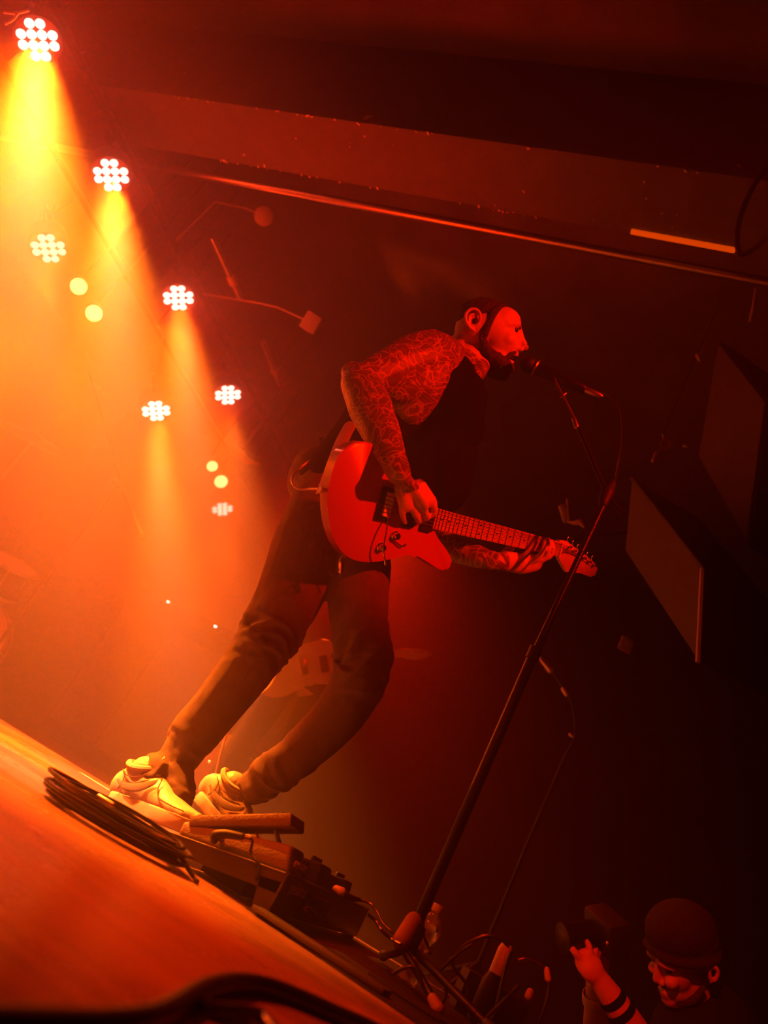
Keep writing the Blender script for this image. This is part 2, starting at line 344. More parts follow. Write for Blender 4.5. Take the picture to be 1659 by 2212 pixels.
# ---------------------------------------------------------------- stage lamps
def led_lamp():
    r = root('stage_lamp', '', 'lamp', (0, 0, 0), 'round clustered stage lamps at the left')
    # local: shines along -Z, front at z=0
    MB().lathe((0, 0, 0), (0, 0, 1), [(.104, -.012), (.108, .0), (.108, .03), (.1, .10), (.07, .15), (.05, .165)], 28).build('housing', 'matte', r)
    MB().tube([(-.118, 0, .05), (-.122, 0, .2), (-.06, 0, .26), (.06, 0, .26), (.122, 0, .2), (.118, 0, .05)], .008, 6).build('yoke', 'blackp', r)
    MB().box((0, 0, .29), (.04, .03, .06), bev=.005).build('clamp', 'blackp', r)
    lens = None; i = 0
    for row, cnt in ((-1.5, 2), (-.5, 4), (.5, 4), (1.5, 2)):
        for k in range(cnt):
            x = (k-(cnt-1)/2)*.0465; y = row*.044
            if lens is None:
                lens = MB().ell((0, 0, 0), (.0215, .0215, .009), seg=14).build('lens', 'lens', r); o = lens
            else: o = lens.copy(); COL.objects.link(o)
            o.location = (x, y, -.016)
            o.parent = r; i += 1
    return r
proto = led_lamp()
for i, (px, wpx, pc, ps, lb) in enumerate(PARS):
    if i == 0: o = proto
    else:
        o = proto.copy(); COL.objects.link(o)
        for ch in proto.children:
            if ch.name.startswith('lens') and pc < 20:
                pass
            c2 = ch.copy(); COL.objects.link(c2); c2.parent = o
            if ch.name.startswith('lens') and pc < 10:
                c2.data = dim_me if 'dim_me' in globals() else ch.data.copy()
                if 'dim_me' not in globals(): dim_me = c2.data; dim_me.materials[0] = M_['lensdim']
    o.location = D(px[0], px[1], FPX*0.2/wpx); o['label'] = lb
    o.rotation_mode = 'QUATERNION'; q_ = PDIR.to_track_quat('-Z', 'Y') @ Quaternion((0, 0, 1), .35); o.rotation_quaternion = q_
    bar = V((-3.62, o.location.y, 2.80)) if i < 4 else V((-3.9, o.location.y, 2.55))
    MB().tube([(0, 0, .28), q_.inverted() @ (bar-o.location)], .009, 8).build('hanging_arm', 'blackp', o)
def warm_lamp(px, d, r0, label):
    c = D(px[0], px[1], d); q = V((.75, -.45, -.5)).normalized()
    r = root('warm_lamp', label, 'lamp', c, 'warm round lamps in pairs')
    MB().lathe(c, -q, [(r0*1.15, -.01), (r0*1.2, .02), (r0*1.0, .12), (r0*.5, .16)], 20).build('housing', 'matte', r)
    MB().tube([c-q*.12, c-q*.14+V((0, 0, .12)), V((c.x-.05, c.y+.05, 3.47))], .007, 6).build('drop_rod', 'blackp', r)
    MB().lathe(c+q*.012, q, [(r0*1.02, 0), (r0*.8, .012), (r0*.3, .018)], 20).build('bulb', 'warm', r)
warm_lamp((170, 618), 4.6, .046, 'upper warm round lamp of the pair in the bright haze')
warm_lamp((203, 676), 4.6, .046, 'lower warm round lamp of the pair in the bright haze')
warm_lamp((458, 1006), 5.6, .038, 'upper yellow round lamp of the pair behind the singer')
warm_lamp((477, 1039), 5.6, .046, 'lower yellow round lamp of the pair behind the singer')
# fixtures under the ceiling
c = P(570, 467, 3.0); q = (CAM-c).normalized(); q = (q+V((.3, 0, -.3))).normalized()
r = root('ridged_disc_fixture', 'round ridged pale fixture on a thin rod under the ceiling', 'fixture', c)
MB().lathe(c, q, [(.058, -.02), (.06, 0), (.058, .008), (.05, .008), (.05, .018), (.042, .018), (.04, .026), (.02, .028), (.018, .034), (.005, .035)], 28).build('disc', 'detector', r)
MB().tube([c, P(530, 450, 3.0), P(465, 436, 3.02), V((-3.6, 3.05, 2.80))], .005, 6).build('rod', 'detector', r)
c = P(672, 697, 3.4); r = root('square_panel_fixture', 'rounded square pale panel on a thin rod above the singer', 'fixture', c)
X_ = CR*.8+V((0, 0, -.5)); X_.normalize(); n_ = (CAM-c).normalized(); Y_ = n_.cross(X_).normalized(); Rm = Matrix((X_, Y_, X_.cross(Y_))).transposed()
MB().box(c, (.115, .115, .03), Rm, bev=.014).build('panel', 'detector', r); MB().box(c+n_*.016, (.012, .012, .004), Rm, bev=.001).build('stud', 'steel', r)
MB().tube([c, P(600, 664, 3.4), P(560, 655, 3.42), V((-3.6, 3.5, 2.80))], .006, 6).build('rod', 'detector', r)
for (a, b2, lb) in (((458, 512, 3.0), (520, 645, 3.45), 'upper dim pipe length hanging in the haze beyond the lamps'), ((568, 738, 3.9), (606, 832, 4.5), 'lower dim pipe length hanging in the haze above the singer')):
    pa, pb = P(*a), P(*b2); r = root('scaffold_pipe', lb, 'pipe', pa)
    MB().tube([pa, pb], .022, 10).build('tube', 'steel', r); mm = pa.lerp(pb, .62)
    MB().tube([mm, mm+(pb-pa).normalized()*.06], .03, 10).build('collar', 'detector', r)
p = D(530, 985, 5.5); r = root('lamp_shroud', 'curved lit edge of a lamp housing beside the two yellow lamps', 'lamp', p)
MB().limb([D(508, 965, 5.5), D(520, 980, 5.5), D(535, 995, 5.5), D(560, 1003, 5.5)], [.01, .03, .025, .008], flat=[.5]*4).build('shroud', 'brass', r); q_ = D(520, 980, 5.5); MB().tube([q_, V((q_.x, q_.y, 3.47))], .006, 6).build('drop_rod', 'blackp', r)
tag(MB().tube([D(8, 26, 3.4), D(35, 28, 3.4), D(62, 22, 3.4)], .006, 6, 5).tube([D(38, 29, 3.4), D(28, 42, 3.4), D(10, 52, 3.4)], .006, 6, 5).build('safety_wire', 'tape'), 'bright forked wire above the nearest stage lamp', 'wire')
# ---------------------------------------------------------------- hung loudspeakers on the right
def speaker(corners, depth, label, edge):
    A, B, Dd = [P(*q) for q in corners]; Cc = B+Dd-A
    n = (B-A).cross(Dd-A).normalized()
    if n.dot(CAM-A) < 0: n = -n
    bk = -n*depth; r = root('loudspeaker', label, 'loudspeaker', (A+Cc)/2)
    MB().hexa([A+bk, B+bk, Cc+bk, Dd+bk, A, B, Cc, Dd]).build('cabinet', 'matte', r)
    s = .94; ctr = (A+Cc)/2; q = [ctr+(x-ctr)*s+n*.002 for x in (A, B, Cc, Dd)]
    MB().hexa(q+[x+n*.012 for x in q]).build('grille', 'grill', r)
    if edge:
        MB().tube([A+n*.008, B+n*.008], .009, 6).build('edge_highlight', 'grill', r); MB().tube([B+n*.012, Cc+n*.012], .009, 6).build('edge_highlight', 'detector', r, 'pale edge imitating caught light')  # added tubes, paler than the cabinet, imitate its lit edges
    return r
speaker(((1555, 735, 3.3), (1662, 868, 3.0), (1510, 990, 3.3)), .45, 'upper hung loudspeaker at the right edge, tilted dark cabinet', False)
speaker(((1367, 1035, 3.0), (1522, 1232, 2.7), (1352, 1190, 3.0)), .4, 'lower hung loudspeaker with pale highlight edges at one corner, left of the upper one', True)
r = root('hanging_bracket', 'small lit shackle and chain above the lower loudspeaker', 'bracket', P(1428, 965, 3.3))
MB().lathe(P(1437, 958, 3.3), CF, [(.018, -.005), (.018, .005), (.028, .005), (.028, -.005), (.018, -.005)], 16, True).build('ring', 'steel', r)
MB().tube([P(1432, 938, 3.3), P(1435, 950, 3.3)], .006, 6).build('pin', 'steel', r)
MB().limb([P(1412, 996, 3.3), P(1420, 982, 3.3), P(1428, 972, 3.3)], [.012, .02, .01]).build('shackle', 'steel', r); MB().tube([P(1432, 938, 3.3), V((P(1432, 938, 3.3).x, 3.3, 3.47))], .003, 6).build('hanging_wire', 'blackp', r)
tag(MB().ell(P(1482, 965, 3.3), (.018, .012, .01)).build('bolt_head', 'steel'), 'lone dim bolt right of the shackle', 'bolt')
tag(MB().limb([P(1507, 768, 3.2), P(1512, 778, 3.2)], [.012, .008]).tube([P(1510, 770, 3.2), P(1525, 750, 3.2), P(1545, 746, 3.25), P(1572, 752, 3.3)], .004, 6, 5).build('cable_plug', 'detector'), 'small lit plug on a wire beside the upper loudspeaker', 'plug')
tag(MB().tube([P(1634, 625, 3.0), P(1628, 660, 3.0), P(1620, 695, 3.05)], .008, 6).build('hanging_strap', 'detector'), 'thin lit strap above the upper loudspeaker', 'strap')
r = root('cup_on_bracket', 'small clear cup holding an upright bright rod, on a curved bracket', 'cup', P(1225, 1130, 3.0))
MB().lathe(P(1223, 1128, 3.0), P(1216, 1088, 3.0)-P(1223, 1128, 3.0), [(.014, 0), (.022, .0785), (.0205, .0785), (.013, .002)], 20).build('cup', 'water', r)
MB().tube([P(1228, 1124, 2.99), P(1225, 1078, 2.99)], .0045, 8).build('rod', 'detector', r)
MB().limb([P(1226, 1126, 2.99), P(1240, 1130, 2.99), P(1252, 1128, 2.99), P(1262, 1140, 2.99)], [.004, .008, .013, .004]).build('bracket', 'detector', r); MB().tube([P(1262, 1140, 2.99), P(1310, 1155, 3.02), P(1362, 1150, 3.06)], .005, 6).build('arm', 'blackp', r)
tag(MB().box(P(1352, 1393, 4.0), (.07, .01, .075), Matrix.Rotation(.5, 3, 'Z'), bev=.002).build('wall_plate', 'detector'), 'small dim square plate on its own in the dark below the loudspeakers', 'plate')
# ---------------------------------------------------------------- SINGER
S = root('person', 'tattooed bearded singer bending to the microphone and playing a red guitar', 'person', (-1.1, 1.93, 0))
# jeans
legA = [P(715, 1060, 1.92), P(672, 1170, 1.90), P(628, 1280, 1.90), P(575, 1385, 1.89), P(498, 1490, 1.91), P(418, 1590, 1.93), P(362, 1665, 1.94)]
legB = [P(765, 1080, 1.98), P(772, 1200, 1.97), P(775, 1330, 1.94), P(783, 1440, 1.93), P(738, 1535, 2.0), P(650, 1625, 2.10), P(572, 1685, 2.16)]
mb = MB()
mb.limb(legA, [.10, .106, .093, .075, .068, .062, .050], seg=18)
mb.limb(legB, [.10, .098, .080, .070, .068, .060, .048], seg=18)
mb.limb([P(705, 1040, 1.96), P(735, 1075, 1.96), P(765, 1110, 1.97)], [.12, .13, .12])
mb.limb([legA[-1]+V((0, 0, .015)), P(350, 1690, 1.93)], [.052, .054]); mb.limb([P(330, 1640, 1.93), P(340, 1650, 1.9)], [.03, .028])
mb.limb([P(390, 1680, 1.92), P(385, 1730, 1.9), P(388, 1770, 1.88)], [.04, .03, .018])
mb.limb([P(572, 1685, 2.16), P(540, 1700, 2.18)], [.052, .045])
jm = fuse(mb, .0065, 2)
def axisparam(v, L):
    best = (9, 0, None); acc = 0
    for a, b in zip(L, L[1:]):
        d = b-a; l = d.length; t = max(0, min(1, (v-a).dot(d)/(l*l))); dd = (v-(a+d*t)).length
        if dd < best[0]: best = (dd, acc+t*l, d/l)
        acc += l
    return best, acc
def folds(v):
    (d1, s1, a1), T1 = axisparam(v, legA); (d2, s2, a2), T2 = axisparam(v, legB)
    s, a, T = (s1, a1, T1) if d1 < d2 else (s2, a2, T2)
    u = s/T; kn = .95*math.exp(-((u-.53)/.07)**2) + 1.1*max(0, (u-.82)/.18) + .3*math.exp(-((u-.12)/.12)**2)+.07
    w = v - a*v.dot(a); h = v.dot(a)
    q = w*7 + a*(h*15 + 2.6*noise.noise(v*6)) + V((2.1*h, -1.3*h, h))*4; x = noise.noise(q); r1 = 1-abs(x)*2.6
    q2 = w*9 + a*h*40; r2 = 1-abs(noise.noise(q2))*2.5
    return .0135*kn*(max(r1, -.5)) + .004*kn*max(r2, -.3) - .004*kn
displace(jm, folds)
finish('jeans', jm, 'jeans', S, sharp=0)
# shirt
tf = (CR*.75 - CF*.55).normalized()                       # the way the chest faces
mb = MB()
mb.limb([P(745, 1050, 1.95), P(800, 985, 1.94), P(865, 905, 1.93), P(915, 850, 1.92), P(965, 805, 1.90)], [.125, .135, .15, .14, .085], flat=[1.15, 1.15, 1.15, 1.2, 1.3], ref=tf, seg=20)
mb.limb([P(905, 1010, 1.93), P(960, 960, 1.92), P(975, 880, 1.90)], [.10, .095, .08])
mb.limb([P(920, 1060, 1.92), P(960, 1050, 1.93), P(985, 1000, 1.92)], [.08, .08, .06])
mb.limb([P(968, 772, 1.83), P(985, 800, 1.83), P(998, 850, 1.86), P(995, 920, 1.89)], [.036, .050, .062, .075]); mb.limb([P(940, 860, 1.84), P(975, 830, 1.83), P(1012, 862, 1.88)], [.07, .06, .05])
mb.limb([P(968, 765, 1.86), P(985, 785, 1.90)], [.042, .045])
mb.limb([P(700, 1010, 1.90), P(715, 975, 1.90), P(755, 955, 1.9)], [.02, .045, .06]); mb.limb([P(693, 950, 1.9), P(725, 965, 1.91)], [.012, .03])
sm_ = fuse(mb, .007, 4)
displace(sm_, lambda v: .010*(noise.noise(V((v.x*9, v.y*9, v.z*9)))) + .006*(1-2.4*abs(noise.noise(V((v.x*14+v.z*10, v.y*12, v.z*6))))))
finish('shirt', sm_, 'shirt', S, 'black sleeveless shirt', sharp=0)
# guitar frame
g_butt = P(705, 1080, 1.60); g_head = P(1288, 1232, 2.26)
gx = (g_head-g_butt).normalized(); gc = P(840, 1110, 1.73); cdir = (CAM-gc).normalized()
gn = (cdir-gx*cdir.dot(gx)).normalized(); gy = gn.cross(gx).normalized()    # gy = image-up side
GL = (g_head-g_butt).length
def G(x, y, off=0.0): return onplane(x, y, g_butt, gn, off)
# skin: head, neck, arms, hands
HC = 702.0; hd0 = P(1045, 710, 1.86); hs = 1/(FPX/((hd0-CAM).dot(CF)))
hf = (CR*.97 - CF*.22).normalized(); hu = (CU - hf*CU.dot(hf)).normalized(); hw = hf.cross(hu)      # hw away from camera
def Hh(x, y, w=0.0): return hd0 + hf*((x-1045)*hs/.97) - hu*((y-710)*hs) + hw*w
HR = Matrix((hf, hu, hw)).transposed()
mb = MB()
mb.ell(Hh(1052, 705), (.098, .073, .077), HR, 24)                         # cranium
mb.ell(Hh(1036, 712), (.078, .074, .078), HR, 20); mb.ell(Hh(1008, 738), (.042, .055, .055), HR, 16)
mb.ell(Hh(1080, 700), (.064, .052, .066), HR, 20)
mb.ell(Hh(1078, 735), (.066, .066, .060), HR, 20)                           # mid face
mb.ell(Hh(1066, 765), (.058, .050, .052), HR)                              # jaw
mb.ell(Hh(1086, 783), (.024, .030, .022), HR)                              # chin
for s in (-1, 1):
    mb.limb([Hh(1115, 711, s*.012), Hh(1115, 708, s*.032), Hh(1098, 712, s*.050)], [.010, .011, .006])      # brow
    mb.ell(Hh(1095, 740, s*.038), (.026, .024, .020), HR)                   # cheek
    mb.ell(Hh(1121, 760, s*.012), (.011, .008, .008), HR)                   # nostril wing
    mb.ell(Hh(1108, 722, s*.031), (.012, .010, .013), HR)                   # eyeball area
mb.limb([Hh(1119, 715), Hh(1124, 735), Hh(1131, 755)], [.008, .009, .0115])   # nose
mb.limb([Hh(1108, 770, -.018), Hh(1113, 769), Hh(1108, 770, .018)], [.006, .008, .006])     # upper lip
mb.limb([Hh(1100, 786, -.015), Hh(1104, 787), Hh(1100, 786, .015)], [.006, .008, .006])
mb.limb([Hh(1036, 745), Hh(1018, 770, .0), P(998, 800, 1.87), P(975, 830, 1.89)], [.060, .060, .062, .07], flat=[1, .95, 1, 1.1])  # neck
mb.limb([Hh(1003, 738, -.01), P(988, 775, 1.88), P(960, 800, 1.90)], [.045, .045, .05])
mb.limb([Hh(1040, 780), P(1030, 808, 1.84), P(1020, 832, 1.835)], [.034, .026, .012])
# right arm
mb.limb([P(960, 790, 1.86), P(928, 778, 1.78), P(885, 785, 1.73), P(835, 805, 1.69), P(785, 825, 1.66)], [.085, .092, .080, .066, .052], flat=[1, 1, .95, .95, .95])
mb.limb([P(885, 880, 1.82), P(910, 845, 1.80), P(925, 815, 1.79)], [.062, .075, .08])
mb.limb([P(860, 840, 1.74), P(900, 830, 1.77)], [.045, .07])
mb.limb([P(778, 815, 1.655), P(762, 806, 1.65)], [.045, .034])                 # point of the elbow
fr = [P(778, 828, 1.655), P(800, 880, 1.64), P(826, 940, 1.62), P(848, 990, 1.605), P(862, 1022, 1.60)]
mb.limb(fr, [.056, .061, .050, .036, .031], flat=[.95, .9, .88, .8, .75], seg=18)
# left arm
mb.limb([P(965, 850, 2.06), P(945, 1000, 2.09), P(935, 1150, 2.06)], [.055, .048, .044])
mb.limb([P(935, 1150, 2.06), P(965, 1175, 2.02), P(1010, 1195, 1.99), P(1050, 1208, 1.98), P(1075, 1212, 1.985)], [.040, .044, .038, .030, .026], flat=[1, .95, .85, .8, .75], seg=16)
def finger(pts, r0=.0095, r1=.0072):
    k = len(pts); mb.limb(pts, [r0+(r1-r0)*i/(k-1) for i in range(k)], n=4, seg=10)
# right hand picking near the bridge
mb.limb([P(864, 1025, 1.60), G(880, 1050, .045), G(900, 1078, .050)], [.030, .037, .040], flat=[.62, .58, .5], ref=(CR*.75-CU*.5))
mb.limb([G(868, 1050, .045), G(878, 1088, .045)], [.022, .022]); mb.limb([G(905, 1050, .048), G(925, 1080, .048)], [.020, .020])
finger([G(872, 1075, .045), G(868, 1098, .047), G(870, 1114, .036), G(876, 1128, .020)], .0098, .0075)
finger([G(892, 1078, .050), G(895, 1104, .054), G(903, 1122, .036), G(905, 1128, .020)], .0105, .0080)
finger([G(910, 1078, .050), G(917, 1102, .056), G(922, 1118, .040), G(914, 1122, .026)], .0108, .0085)
finger([G(926, 1076, .048), G(937, 1092, .052), G(937, 1108, .042), G(926, 1116, .030)], .0108, .0088)
finger([G(915, 1062, .035), G(935, 1080, .022), G(936, 1102, .018), G(930, 1114, .016)], .0115, .0090)   # thumb
# left hand on the neck
mb.limb([P(1072, 1212, 1.985), G(1100, 1213, -.012), G(1130, 1218, -.008), G(1155, 1216, -.004)], [.026, .030, .031, .026], flat=[.75, .7, .65, .7])
mb.limb([G(1085, 1205, -.02), G(1095, 1192, -.036), G(1112, 1176, -.040)], [.016, .013, .010])           # thumb behind neck
finger([G(1122, 1208, .002), G(1136, 1198, .020), G(1150, 1182, .024), G(1157, 1170, .016)], .0102, .0080)
finger([G(1142, 1214, .004), G(1162, 1206, .022), G(1173, 1188, .027), G(1178, 1168, .018)], .0102, .0080)
finger([G(1156, 1215, .002), G(1178, 1205, .020), G(1186, 1184, .024), G(1184, 1165, .016)], .0100, .0078)
finger([G(1164, 1212, -.002), G(1188, 1202, .014), G(1195, 1186, .018), G(1192, 1172, .014)], .0090, .0072)
bmz = fuse(mb, .0042, 5, .5)
hc = Hh(1055, 720)
finish('body', bmz, ('skin', 'tattoo'), S, sharp=0)
hand_r, hand_l = G(905, 1100, .04), G(1150, 1200, 0)
idx = []
for p_ in bmz.polygons:
    cw = p_.center + ORG[S.name]
    x = 0 if ((cw-hc).length < .125 or (cw-hand_r).length < .075 or (cw-hand_l).length < .10) else 1
    idx.append(x)
bmz.polygons.foreach_set('material_index', idx)
# ears, hair, beard, eyes
for s in (-1, 1):
    e = MB(); c0 = Hh(1030, 703, s*.076)
    pts = [Hh(1030+ex, 703+ey, s*(.078+ez)) for ex, ey, ez in ((6, 12, 0), (14, -2, .006), (10, -17, .008), (-4, -21, .012), (-15, -10, .016), (-14, 6, .016), (-6, 18, .010), (2, 24, .004))]
    e.limb(pts, [.004, .0045, .005, .0055, .0055, .005, .006, .005], n=5, seg=8)
    e.ell(Hh(1026, 705, s*.077), (.020, .028, .005), HR)
    e.limb([Hh(1036, 690, s*.080), Hh(1022, 694, s*.084), Hh(1020, 710, s*.084)], [.0035, .004, .003], seg=8)
    finish('ear', fuse(e, .0028, 2), 'skin', S)
    MB().ell(Hh(1032, 706, s*.082), (.0075, .009, .004), HR).build('ear_monitor', 'matte', S)
    ey = MB().ell(Hh(1111, 721, s*.031), (.0105, .0105, .0105), HR).build('eye', 'dark', S)
    MB().limb([Hh(1121, 716, s*.015), Hh(1117, 709, s*.033), Hh(1105, 708, s*.047)], [.0035, .0040, .002]).build('eyebrow', 'beard', S)
h = MB(); h.ell(Hh(1046, 690), (.092, .062, .074), HR, 24); h.ell(Hh(1030, 688), (.066, .062, .070), HR, 20); h.limb([Hh(1078, 672, -.045), Hh(1068, 690, -.066), Hh(1058, 715, -.072), Hh(1050, 738, -.070)], [.012, .013, .011, .010]); h.limb([Hh(1078, 672, .045), Hh(1068, 690, .066), Hh(1058, 715, .072), Hh(1050, 738, .070)], [.012, .013, .011, .010])
h.limb([Hh(1062, 662), Hh(1040, 658), Hh(1010, 672)], [.022, .024, .02], flat=[1, 1, 1]); h.limb([Hh(1075, 668, -.03), Hh(1040, 675, -.055), Hh(1005, 690, -.05)], [.012, .016, .014])
hm = fuse(h, .004, 2); displace(hm, lambda v: .0035*noise.noise(V((v.x*60, v.y*60, v.z*30))))
finish('hair', hm, 'hair', S, 'dark hair combed back', sharp=0)
bd = MB()
for s in (-1, 1):
    bd.limb([Hh(1045, 722, s*.071), Hh(1048, 745, s*.068), Hh(1058, 768, s*.058), Hh(1080, 785, s*.036), Hh(1094, 797, s*.012)], [.008, .012, .018, .022, .022])
    bd.limb([Hh(1114, 767, s*.004), Hh(1106, 769, s*.026), Hh(1096, 782, s*.036)], [.006, .007, .009])
bd.limb([Hh(1040, 745, -.066), Hh(1060, 770, -.062), Hh(1082, 790, -.03)], [.016, .020, .024]); bd.limb([Hh(1050, 765, -.055), Hh(1062, 795, -.03), Hh(1085, 806)], [.022, .028, .026]); bd.ell(Hh(1086, 797), (.030, .030, .030), HR); bd.ell(Hh(1068, 785), (.035, .025, .045), HR); bd.ell(Hh(1092, 806), (.016, .016, .018), HR)
bdm = fuse(bd, .004, 2); displace(bdm, lambda v: .004*noise.noise(V((v.x*80, v.y*80, v.z*40))))
finish('beard', bdm, 'beard', S, 'full beard', sharp=0)
MB().ell(Hh(1102, 778), (.014, .007, .018), HR).build('mouth', 'dark', S)
# shoes -------------------------------------------------------------------
def shoe(heel, toe, upv, label, ank):
    """low basketball shoe, cupsole with stitched panels; built along heel->toe"""
    fx = (toe-heel); L = fx.length; fx.normalize(); fz = (upv-fx*upv.dot(fx)).normalized(); fy = fz.cross(fx)
    T = lambda x, y, z: heel + fx*(x*L) + fy*y + fz*z
    r = MB()
    outl = [(0.0, .024), (.03, .034), (.15, .039), (.35, .036), (.55, .044), (.72, .052), (.86, .047), (.95, .032), (1.0, .012)]
    poly = outl + [(x, -y*(.95 if x > .5 else 1)) for x, y in outl[::-1]]
    Mx = Matrix((fx, fy, fz)).transposed().to_4x4(); Mx.translation = heel
    r.prism([(x*L, y) for x, y in poly], 0, .034, Mx, bev=.006)
    sole = r.build('sole', 'sole', S)
    sec = [(0.03, .030, .030, .050, .0), (.10, .037, .036, .062, 0), (.22, .036, .034, .068, 0), (.36, .036, .032, .060, 0), (.5, .040, .036, .048, 0), (.64, .045, .034, .030, 0), (.78, .045, .030, .020, 0), (.90, .036, .026, .014, 0), (.97, .018, .02, .012, 0)]
    u = MB(); pts = [T(x, 0, .028+hh*.55) for x, w, w2, hh, _ in sec]
    u.loft(spline(pts, 3), list(np.interp(np.linspace(0, 8, 25), range(9), [s_[3]*.62+.012 for s_ in sec])), list(np.interp(np.linspace(0, 8, 25), range(9), [s_[1] for s_ in sec])), ref=fz, seg=20)
    u.limb([T(.17, 0, .05), T(.17, 0, .075), T(.17, 0, .094)], [.048, .048, .046], flat=[.76]*3, ref=fx); u.limb([T(.05, 0, .07), T(.03, 0, .105)], [.016, .010])
    um = fuse(u, .004, 3)
    finish('upper', um, 'shoe', S, label, sharp=0)
    # collar roll
    MB().limb([T(.17, 0, 0)+fx*(-.050*math.cos(t))+fy*(.0365*math.sin(t))+fz*(.106+.007*math.cos(2*t)) for t in np.linspace(0, 2*math.pi, 17)], [.0085]*17, n=2, seg=8).build('collar', 'shoe', S)
    MB().lathe(T(.17, 0, .085), fz, [(.030, 0), (.033, .022)], 16).build('lining', 'mesh', S)
    MB().limb([T(.33, 0, .10), T(.37, 0, .135), T(.36, 0, .15)], [.010, .009, .006], flat=[2.2, 2.2, 2.0], ref=fx).build('tongue', 'shoe', S)
    for s in (1, -1):
        yy = lambda y: s*y
        # stitched overlays standing proud of the upper
        MB().tube([T(.03, yy(.030), .088), T(.14, yy(.040), .078), T(.26, yy(.040), .080), T(.36, yy(.036), .096)], .0014, 6, 5).build('seam', 'stitch', S)
        MB().limb([T(.06, yy(.039), .060), T(.20, yy(.0435), .052), T(.36, yy(.044), .060), T(.48, yy(.041), .080), T(.50, yy(.037), .090)], [.003, .009, .011, .007, .002], flat=[.16]*5, ref=fz).build('side_flash', 'mesh', S, 'curved flash along the side')
        MB().tube([T(.52, yy(.030), .096), T(.56, yy(.040), .072), T(.64, yy(.047), .052), T(.80, yy(.049), .046), T(.92, yy(.036), .044)], .0016, 6, 5).build('seam', 'stitch', S)
        MB().tube([T(.12, yy(.041), .040), T(.14, yy(.0415), .062), T(.10, yy(.039), .085)], .0014, 6, 5).build('seam', 'stitch', S)
    for k in range(6):
        x = .42+.055*k; z = .104-.0115*k
        MB().limb([T(x, .022, z-.004), T(x+.01, 0, z+.006), T(x, -.022, z-.004)], [.0032, .0034, .0032], n=3, seg=6).build('lace', 'lace', S)
    return T, fx, fy, fz
hl = P(243, 1742, 1.93); hl.z = max(hl.z, .002); tl = P(408, 1806, 1.84)
tl = hl + (tl-hl).normalized()*.30
TA, ax, ay, az_ = shoe(hl, tl, V((-.15, 0, 1)), 'cream leather low shoe planted on the stage', None)
text('sole_lettering', 'AIR', 'letter', S, TA(.10, -.0385, .010), ax, az_, .016)
MB().limb([TA(-.005, -.02, .062), TA(-.004, -.008, .056), TA(.0, .006, .066)], [.0012, .003, .0008], n=3, seg=6).build('heel_mark', 'letter', S, 'small curved tick on the heel')
h2 = P(424, 1732, 2.18); t2 = P(545, 1880, 2.16)
t2 = h2 + (t2-h2).normalized()*.28
shoe(h2, t2, (P(525, 1660, 2.18)-P(424, 1732, 2.18)), 'cream leather shoe with its heel lifted off the floor', None)
# cuffs of the jeans turned at the ankle
MB().limb([P(300, 1650, 1.93), P(325, 1662, 1.92), P(362, 1672, 1.90)], [.012, .018, .014], flat=[.8]*3).build('trouser_cuff', 'jeans', S)
# ---------------------------------------------------------------- GUITAR
GR = root('electric_guitar', 'glossy red electric guitar with maple neck, hung on the singer', 'guitar', gc)
GM = Matrix((gx, gy, gn)).transposed().to_4x4(); GM.translation = g_butt
def gl(x, y, off=0.0):                                # pixel -> guitar local
    q = GM.inverted() @ G(x, y, off); return q
T3 = lambda x, y, z: GM @ V((x, y, z))
outp = [(706, 1085), (712, 1040), (728, 990), (750, 965), (780, 953), (815, 965), (850, 1000), (872, 1032), (895, 1050), (912, 1062), (922, 1076), (926, 1092), (934, 1108),
        (937, 1140), (946, 1162), (962, 1184), (974, 1205), (975, 1222), (966, 1232), (948, 1229), (922, 1213), (895, 1199), (865, 1202), (830, 1211), (790, 1214), (755, 1205), (730, 1180), (714, 1140)]
loc = [gl(*q) for q in outp]; loc = spline([V((q.x, q.y, 0)) for q in loc+[loc[0]]], 4)[:-1]
poly = [(q.x, q.y) for q in loc]
ar = sum(poly[i][0]*poly[(i+1) % len(poly)][1]-poly[(i+1) % len(poly)][0]*poly[i][1] for i in range(len(poly)))
if ar < 0: poly = poly[::-1]
MB().prism(poly, -.044, 0, GM, bev=.006).build('guitar_body', 'red', GR, 'glossy red body')
n0, n1 = gl(940, 1120), gl(1207, 1186)
na = V((n1.x-n0.x, n1.y-n0.y, 0)); nl = na.length; nd = na.normalized(); npd = V((-nd.y, nd.x, 0))
w0, w1 = .0285, .0215
def NK(t, s, z): q = V((n0.x, n0.y, 0)) + na*t + npd*(s*(w0+(w1-w0)*t)); return GM @ V((q.x, q.y, z))
MB().hexa([NK(-.06, -.8, -.022), NK(1.0, -.75, -.012), NK(1.0, .75, -.012), NK(-.06, .8, -.022), NK(-.06, -1, .004), NK(1.0, -1, .004), NK(1.0, 1, .004), NK(-.06, 1, .004)]).build('neck', 'fret', GR)
MB().hexa([NK(-.06, -1, .0042), NK(1, -1, .0042), NK(1, 1, .0042), NK(-.06, 1, .0042), NK(-.06, -.98, .0085), NK(1, -.98, .0085), NK(1, .98, .0085), NK(-.06, .98, .0085)]).build('fingerboard', 'fret', GR)
sc_ = .648
for k in range(1, 23):
    x = (sc_/2**(k/12)-sc_/2**(22/12)) / (sc_-sc_/2**(22/12)) ; t = x
    MB().loft([NK(t, -.96, .0092), NK(t, .96, .0092)], .0012, seg=6, dome=False).build('fret', 'chrome', GR)
for k in (3, 5, 7, 9, 12, 15, 17, 19, 21):
    t = ((sc_/2**((k-.5)/12)) - sc_/2**(22/12))/(sc_-sc_/2**(22/12))
    for s in ((-.45, .45) if k == 12 else (0,)): MB().lathe(NK(t, s, .0086), gn, [(.003, 0), (.003, .0006)], 10).build('position_dot', 'matte', GR)
